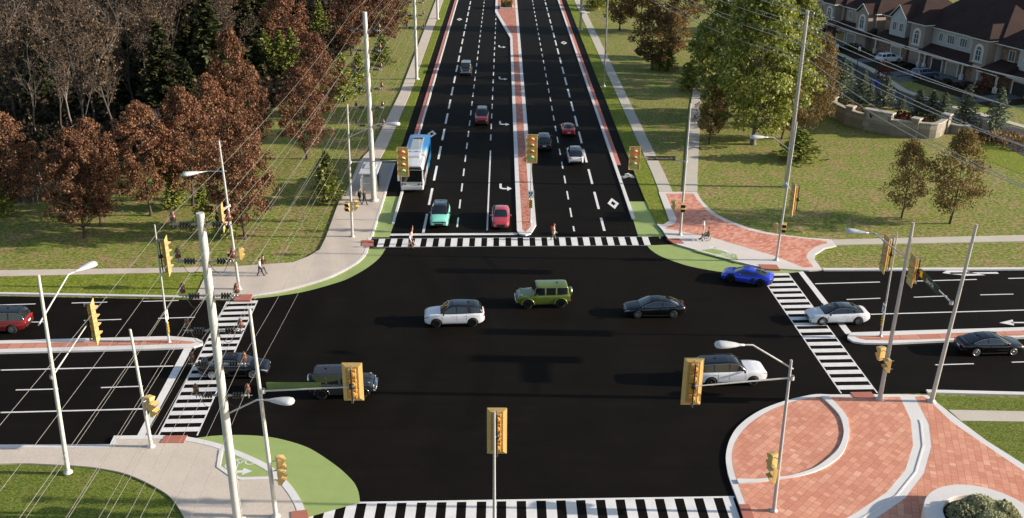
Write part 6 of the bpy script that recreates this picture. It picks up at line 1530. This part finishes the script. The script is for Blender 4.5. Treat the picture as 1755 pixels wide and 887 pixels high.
def person(loc, rz, label, top='shirt_white', bottom='trousers_navy', shoe='shoe_dark', hair='hair_dark', pose='walk', h=1.75, phase=1, long_hair=False, bag=None, pack=None, skirt=False, shorts=False, arm=None, coat=False, hat=None, openc=False):
    """figure facing +x; one continuous skinned body, hair and things carried as children"""
    t = thing('person', loc, label, 'person', 'people at the junction', rz)
    V, E, Rr, TG = [], [], [], []
    def nd(p, r, par, tg):
        V.append(Vector(p)); Rr.append(r); TG.append(tg)
        if par is not None: E.append((par, len(V) - 1))
        return len(V) - 1
    s = h / 1.75; sit = pose == 'sit'; P0 = Vector((0, 0, .50 if sit else .93)); ln = Vector((-.06 if sit else .02, 0, 0))
    pel = nd(P0, .125, None, 'b'); bel = nd(P0 + Vector((.0, 0, .17)) + ln, .12, pel, 't'); che = nd(P0 + Vector((.01, 0, .37)) + ln * 2, .135, bel, 't')
    nk = nd(P0 + Vector((.02, 0, .545)) + ln * 2.6, .056, che, 's'); h0 = nd(P0 + Vector((.04, 0, .62)) + ln * 2.6, .072, nk, 's'); h1 = nd(P0 + Vector((.05, 0, .71)) + ln * 2.6, .092, h0, 's'); h2 = nd(P0 + Vector((.045, 0, .785)) + ln * 2.6, .070, h1, 's')
    nd(P0 + Vector((.155, 0, .695)) + ln * 2.6, .016, h1, 's')
    for y in (-1, 1): nd(P0 + Vector((.035, y * .105, .70)) + ln * 2.6, .018, h1, 's')
    A = {'walk': .34, 'stand': .06, 'sit': 0}[pose]
    for y in (-1, 1):
        ph = y * phase; sh = nd(V[che] + Vector((0, y * .165, .095)), .066, che, 't')
        if arm and arm[0] == y: el, wr_ = V[sh] + Vector(arm[1]), V[sh] + Vector(arm[2])
        elif sit: el, wr_ = V[sh] + Vector((.06, y * .05, -.27)), V[sh] + Vector((.28, y * .02, -.33))
        else:
            sw = -ph * A * .8; el = V[sh] + Vector((math.sin(sw) * .28, y * .04, -math.cos(sw) * .28)); wr_ = el + Vector((math.sin(sw + .45) * .25, 0, -math.cos(sw + .45) * .25))
        e = nd(el, .048, sh, 't' if not (shorts and False) else 's'); w_ = nd(wr_, .034, e, 't'); d = (wr_ - el).normalized(); q = d.orthogonal() if abs(d.y) > .9 else d.cross(Vector((0, 1, 0))).normalized()
        pm = nd(wr_ + d * .07, .036, w_, 's')
        for k in range(4):
            off = q * (.030 - .020 * k); L = (.062, .075, .070, .052)[k]; f1 = nd(V[pm] + d * .045 + off, .0105, pm, 's'); nd(V[f1] + d * L * .8 + Vector((0, -y * .02, 0)), .0085, f1, 's')
        th = nd(V[pm] + q * .045 - d * .01, .012, pm, 's'); nd(V[th] + d * .05 + q * .012, .009, th, 's')
        hp = nd(P0 + Vector((0, y * .095, -.05)), .098, pel, 'b')
        if sit: kn, an = V[hp] + Vector((.43, y * .02, .03)), V[hp] + Vector((.62, y * .02, -.36))
        else:
            st = ph * A; kb = .10 if pose == 'stand' else (.12 if ph > 0 else .50)
            kn = V[hp] + Vector((math.sin(st + kb * .5) * .43, 0, -math.cos(st + kb * .5) * .43)); an = kn + Vector((math.sin(st - kb * .5) * .41, 0, -math.cos(st - kb * .5) * .41))
        k_ = nd(kn, .064, hp, 'b' ); a_ = nd(an, .043, k_, 's' if (shorts) else 'b'); toe = Vector((.17, y * .02, -.045)); nd(an + Vector((-.03, 0, -.035)), .04, a_, 'f'); f_ = nd(an + toe * .6, .040, a_, 'f'); nd(an + toe, .032, f_, 'f')
    zmin = min(v.z - r * .8 for v, r in zip(V, Rr)); 
    for v in V: v.z -= zmin if not sit else 0
    V = [v * s for v in V]; Rr = [r * s for r in Rr]
    me = bpy.data.meshes.new('body'); me.from_pydata(V, E, []); o = bpy.data.objects.new('body', me); COL.objects.link(o)
    sk = o.modifiers.new('skin', 'SKIN'); sk.use_smooth_shade = True; sk.branch_smoothing = .3
    for v, r in zip(me.skin_vertices[0].data, Rr): v.radius = (r, r)
    for i, v in enumerate(me.skin_vertices[0].data): v.use_root = (i == 0)
    sb = o.modifiers.new('sub', 'SUBSURF'); sb.levels = 1; sb.render_levels = 1
    bpy.context.view_layer.update(); dg = bpy.context.evaluated_depsgraph_get(); m2 = bpy.data.meshes.new_from_object(o.evaluated_get(dg)); bpy.data.objects.remove(o)
    m2.name = 'body'; m2.materials.clear()
    for mm in ('skin_tone', top, bottom, shoe): m2.materials.append(M[mm])
    idx = {'s': 0, 't': 1, 'b': 2, 'f': 3}; seg = [(V[a], V[b], TG[b]) for a, b in E]
    for p in m2.polygons:
        c = p.center; best = None
        for a, b, g in seg:
            ab = b - a; tt = max(0, min(1, (c - a).dot(ab) / max(1e-9, ab.length_squared))); dd = (c - a - ab * tt).length
            if best is None or dd < best[0]: best = (dd, g)
        p.material_index = idx[best[1]]; p.use_smooth = True
    b = bpy.data.objects.new('body', m2); COL.objects.link(b); b.parent = t
    H1 = V[h1]; hb = MB(); vs = []; n, m = 12, 6; R0 = .107 * s
    for i in range(m + 1):
        th = PI * .60 * i / m
        for k in range(n):
            a = 2 * PI * k / n; cut = 1.0 if math.cos(a) < .25 else .62; q = th * cut
            vs.append((H1.x - .012 + R0 * 1.04 * math.sin(q) * math.cos(a), H1.y + R0 * .92 * math.sin(q) * math.sin(a), H1.z + .012 + R0 * 1.10 * math.cos(q) - (.10 * s if long_hair and math.cos(a) < .1 and i == m else 0)))
    hb.add(vs, [(i * n + k, i * n + (k + 1) % n, (i + 1) * n + (k + 1) % n, (i + 1) * n + k) for i in range(m) for k in range(n)], 0, True); hb.build('hair', M[hat or hair], t)
    eb = MB()
    for y in (-1, 1): eb.lathe([(0, .008), (.011, .004), (.012, -.004)], (H1.x + .088 * s, y * .034, H1.z + .018), 8, 0, Matrix.Rotation(PI / 2, 3, 'Y'))
    eb.box((H1.x + .088 * s, 0, H1.z - .052), (.01, .045, .010)); eb.build('face_features', M['eye_dark'], t)
    C = V[che]
    if coat:
        jb = MB(); pr = []
        for z, rx, ry in ((.13, .07, .10), (.10, .115, .19), (0, .15, .205), (-.2, .145, .19), (-.42, .15, .195), (-.56, .165, .205)):
            pr.append([(C.x + rx * s * math.cos(2 * PI * k / 14), ry * s * math.sin(2 * PI * k / 14), C.z + z * s) for k in range(14)])
        jb.add([p for r in pr for p in r], [(i * 14 + k, (i + 1) * 14 + k, (i + 1) * 14 + (k + 1) % 14, i * 14 + (k + 1) % 14) for i in range(5) for k in range(14) if not (openc and k in (0, 1, 12, 13))], 0, True); jb.build('jacket', M[coat], t)
    if pack:
        q = MB(); q.bbox((C.x - .20 * s, 0, C.z - .06), (.17, .30, .44), .05); q.tube([(C.x - .12, .11, C.z + .13), (C.x + .10, .11, C.z + .12), (C.x + .13, .12, C.z - .12)], .018, 5); q.tube([(C.x - .12, -.11, C.z + .13), (C.x + .10, -.11, C.z + .12), (C.x + .13, -.12, C.z - .12)], .018, 5); q.build('backpack', M[pack], t)
    if bag:
        side, m_ = bag; q = MB(); q.bbox((.02, side * .33, .74), (.30, .11, .24), .04); q.tube([(.10, side * .33, .86), (.02, side * .28, 1.12), (-.06, side * .33, .86)], .012, 5); q.build('handbag', M[m_], t)
    return t
def at(px, z=.13): return G(px[0], px[1], z)
person(at((446, 472.5)), R_(-6), 'person in a white shirt carrying a brown bag on the left corner pavement', 'shirt_white', 'trousers_navy', hair='hair_dark', h=1.78, bag=(1, 'bag_brown'))
person(at((451.5, 467.5)), R_(-6), 'person in dark green trousers and black waistcoat walking behind the one in the white shirt', 'jacket_black', 'trousers_green', h=1.80, phase=-1)
person(at((616.5, 348.5)), R_(-30), 'person in a black suit walking nearest the bus shelter panel', 'suit_black', 'suit_black', h=1.80, phase=-1, hair='hair_tan', coat='suit_black')
person(at((624.5, 350.5)), R_(-25), 'person in a black suit, front one of two by the bus shelter', 'suit_black', 'suit_black', h=1.75, coat='suit_black')
person(at((646.5, 317)), R_(-70), 'person in a blue jacket waiting between the bus shelter and the bus', 'jacket_blue', 'trousers_navy', h=1.76, pose='walk', coat='jacket_blue', hat='shirt_grey')
person(G(702.5, 426, .008), R_(-15), 'person in a white top and tan trousers with a blue jacket on the crosswalk', 'shirt_white', 'trousers_tan', h=1.72, coat='jacket_blue', openc=True, phase=1, hair='hair_tan')
person(G(705.5, 418.5, .008), R_(-5), 'person in a pink top raising one arm on the crosswalk', 'top_pink', 'shorts_black', 'shoe_pink', h=1.68, shorts=True, hair='hair_tan', arm=(1, (.05, .06, .22), (.08, .02, .50)), phase=-1)
person(G(947.5, 411, .008), R_(0), 'person in a beige jacket with a red backpack walking alone on the crosswalk', 'jacket_beige', 'trousers_tan', h=1.76, hair='hair_red', pack='pack_red', coat='jacket_beige')
person(at((1205.5, 401.5)), R_(180), 'person dressed in white standing behind the wheelchair user', 'shirt_white', 'shirt_grey', h=1.75, pose='stand', hair='hair_dark', long_hair=True, arm=(1, (.05, .02, -.27), (.27, -.02, -.22)))
# wheelchair and its user, facing left
wc = at((1210, 411.0)); HD = R_(180)
t = thing('wheelchair', wc, 'silver wheelchair on the pale brick corner pad', 'wheelchair', rz=HD)
rx = Matrix.Rotation(PI / 2, 3, 'X')
for y in (-.30, .30):
    q = MB(); n = 26; q.tube([(.31 * math.cos(2 * PI * i / n), 0, .31 * math.sin(2 * PI * i / n)) for i in range(n + 1)], .020, 6, 0, False)
    q.tube([(.27 * math.cos(2 * PI * i / n), math.copysign(.035, y), .27 * math.sin(2 * PI * i / n)) for i in range(n + 1)], .010, 5, 1, False)
    for i in range(10): q.tube([(0, 0, 0), (.30 * math.cos(.628 * i), 0, .30 * math.sin(.628 * i))], .005, 4, 1, False)
    q.lathe([(0, -.03), (.03, -.03), (.03, .03), (0, .03)], (0, 0, 0), 8, 1, rx); q.build('wheel', [M['tyre'], M['steel']], t, (-.05, y, .33))
    q = MB(); q.lathe([(.02, -.015), (.075, -.015), (.08, 0), (.075, .015), (.02, .015)], (0, 0, 0), 12, 0, rx); q.build('caster', M['tyre'], t, (.42, y * .85, .08))
    q = MB(); q.tube([(-.25, y * .85, .95), (-.22, y * .85, .48), (.22, y * .85, .48), (.42, y * .85, .42), (.45, y * .85, .12)], .014, 6); q.tube([(-.25, y * .85, .95), (-.38, y * .85, .93)], .016, 6); q.tube([(-.22, y * .85, .68), (.2, y * .85, .68), (.22, y * .85, .48)], .012, 6); q.tube([(.45, y * .85, .2), (.60, y * .6, .12)], .012, 6); q.build('frame', M['steel'], t)
q = MB(); q.bbox((0, 0, .46), (.46, .48, .05), .02); q.build('seat', M['trim_black'], t); q = MB(); q.bbox((-.24, 0, .70), (.04, .48, .42), .015); q.build('backrest', M['trim_black'], t); q = MB(); q.bbox((.66, 0, .10), (.18, .36, .02), .008); q.build('footrest', M['trim_black'], t)
person(wc + Vector((.12, 0, .08)), HD, 'person with red hair and a green waistcoat seated in the wheelchair', 'vest_green', 'trousers_sand', hair='hair_red', pose='sit', h=1.70)
# bus shelter
b = G(634, 333, .13); SX, SY = 1.75, 4.2; b = Vector((-14.75 + .05, 103.1 + SY / 2, .13))
t = thing('bus_shelter', b, 'glass bus shelter with a pale flat roof beside the power pole', 'bus shelter')
k = NT('shelter_glass'); k.set((.50, .53, .54), .15, 0, .4); k.b.inputs['Alpha'].default_value = .55
for sx in (-1, 1):
    for sy in (-1, 1):
        q = MB(); q.bbox((sx * SX / 2, sy * SY / 2, 1.25), (.10, .10, 2.5), .02); q.build('post', M['lamp_shell'], t)
q = MB(); q.bbox((0, 0, 2.58), (SX + .30, SY + .30, .16), .05)
q.bbox((0, .3, 2.70), (SX * .75, SY * .42, .10), .04, 1); q.bbox((0, 1.45, 2.68), (SX * .6, .5, .05), .02, 1); q.build('roof', [M['lamp_shell'], M['pole_light']], t)
for (c, d) in (((0, -SY / 2, 1.2), (SX - .12, .03, 2.0)), ((0, SY / 2, 1.2), (SX - .12, .03, 2.0)), ((-SX / 2, 0, 1.2), (.03, SY - .12, 2.0))):
    q = MB(); q.box(c, d); q.build('glass_panel', M['shelter_glass'], t)
    q = MB(); q.bbox((c[0], c[1], 1.45), (d[0] + .02 if d[0] > .1 else .06, d[1] + .02 if d[1] > .1 else .06, .07), .015); q.build('cross_rail', M['lamp_shell'], t)
q = MB(); q.bbox((-SX / 2 + .35, .4, .45), (.40, 2.0, .06), .02); q.box((-SX / 2 + .35, -.4, .22), (.06, .06, .42)); q.box((-SX / 2 + .35, 1.2, .22), (.06, .06, .42)); q.build('bench', M['steel'], t)
SKY_STRENGTH, EXPO = .10, 1.0
# ================================================================== LIGHT, SKY, CAMERA
SUN_EL = 15.7
sun_from = Vector((math.cos(R_(SUN_EL)), -.028 * math.cos(R_(SUN_EL)), math.sin(R_(SUN_EL)))).normalized()
ld = bpy.data.lights.new('sun', 'SUN'); ld.energy = 4.6; ld.angle = R_(.53); ld.color = (1.0, .90, .77)
lo_ = bpy.data.objects.new('sun', ld); COL.objects.link(lo_)
lo_.rotation_euler = sun_from.to_track_quat('Z', 'Y').to_euler()
w = bpy.data.worlds.new('World'); scene.world = w; w.use_nodes = True
nt = w.node_tree; sky = nt.nodes.new('ShaderNodeTexSky'); sky.sky_type = 'NISHITA'; sky.sun_disc = False
sky.sun_elevation = R_(SUN_EL); sky.sun_rotation = math.atan2(sun_from.x, sun_from.y); sky.air_density = 1.0; sky.dust_density = 1.2; sky.ozone_density = 1.0
bg = nt.nodes['Background']; bg.inputs['Strength'].default_value = SKY_STRENGTH
nt.links.new(sky.outputs['Color'], bg.inputs['Color'])
cd = bpy.data.cameras.new('camera'); co = bpy.data.objects.new('camera', cd); COL.objects.link(co)
cd.sensor_fit = 'HORIZONTAL'; cd.sensor_width = 36.0; cd.lens = 36.0 * FPX / 1755.0
cd.clip_start = .5; cd.clip_end = 6000
m3 = Matrix((AX[0], AX[1], -AX[2])).transposed()
co.matrix_world = Matrix.Translation(CAM) @ m3.to_4x4()
scene.camera = co
scene.view_settings.view_transform = 'Standard'; scene.view_settings.look = 'None'
scene.view_settings.exposure = EXPO; scene.view_settings.gamma = 1.0
scene.view_settings.use_curve_mapping = False
scene.cycles.use_denoising = True
scene.cycles.max_bounces = 6; scene.cycles.diffuse_bounces = 3; scene.cycles.transparent_max_bounces = 6
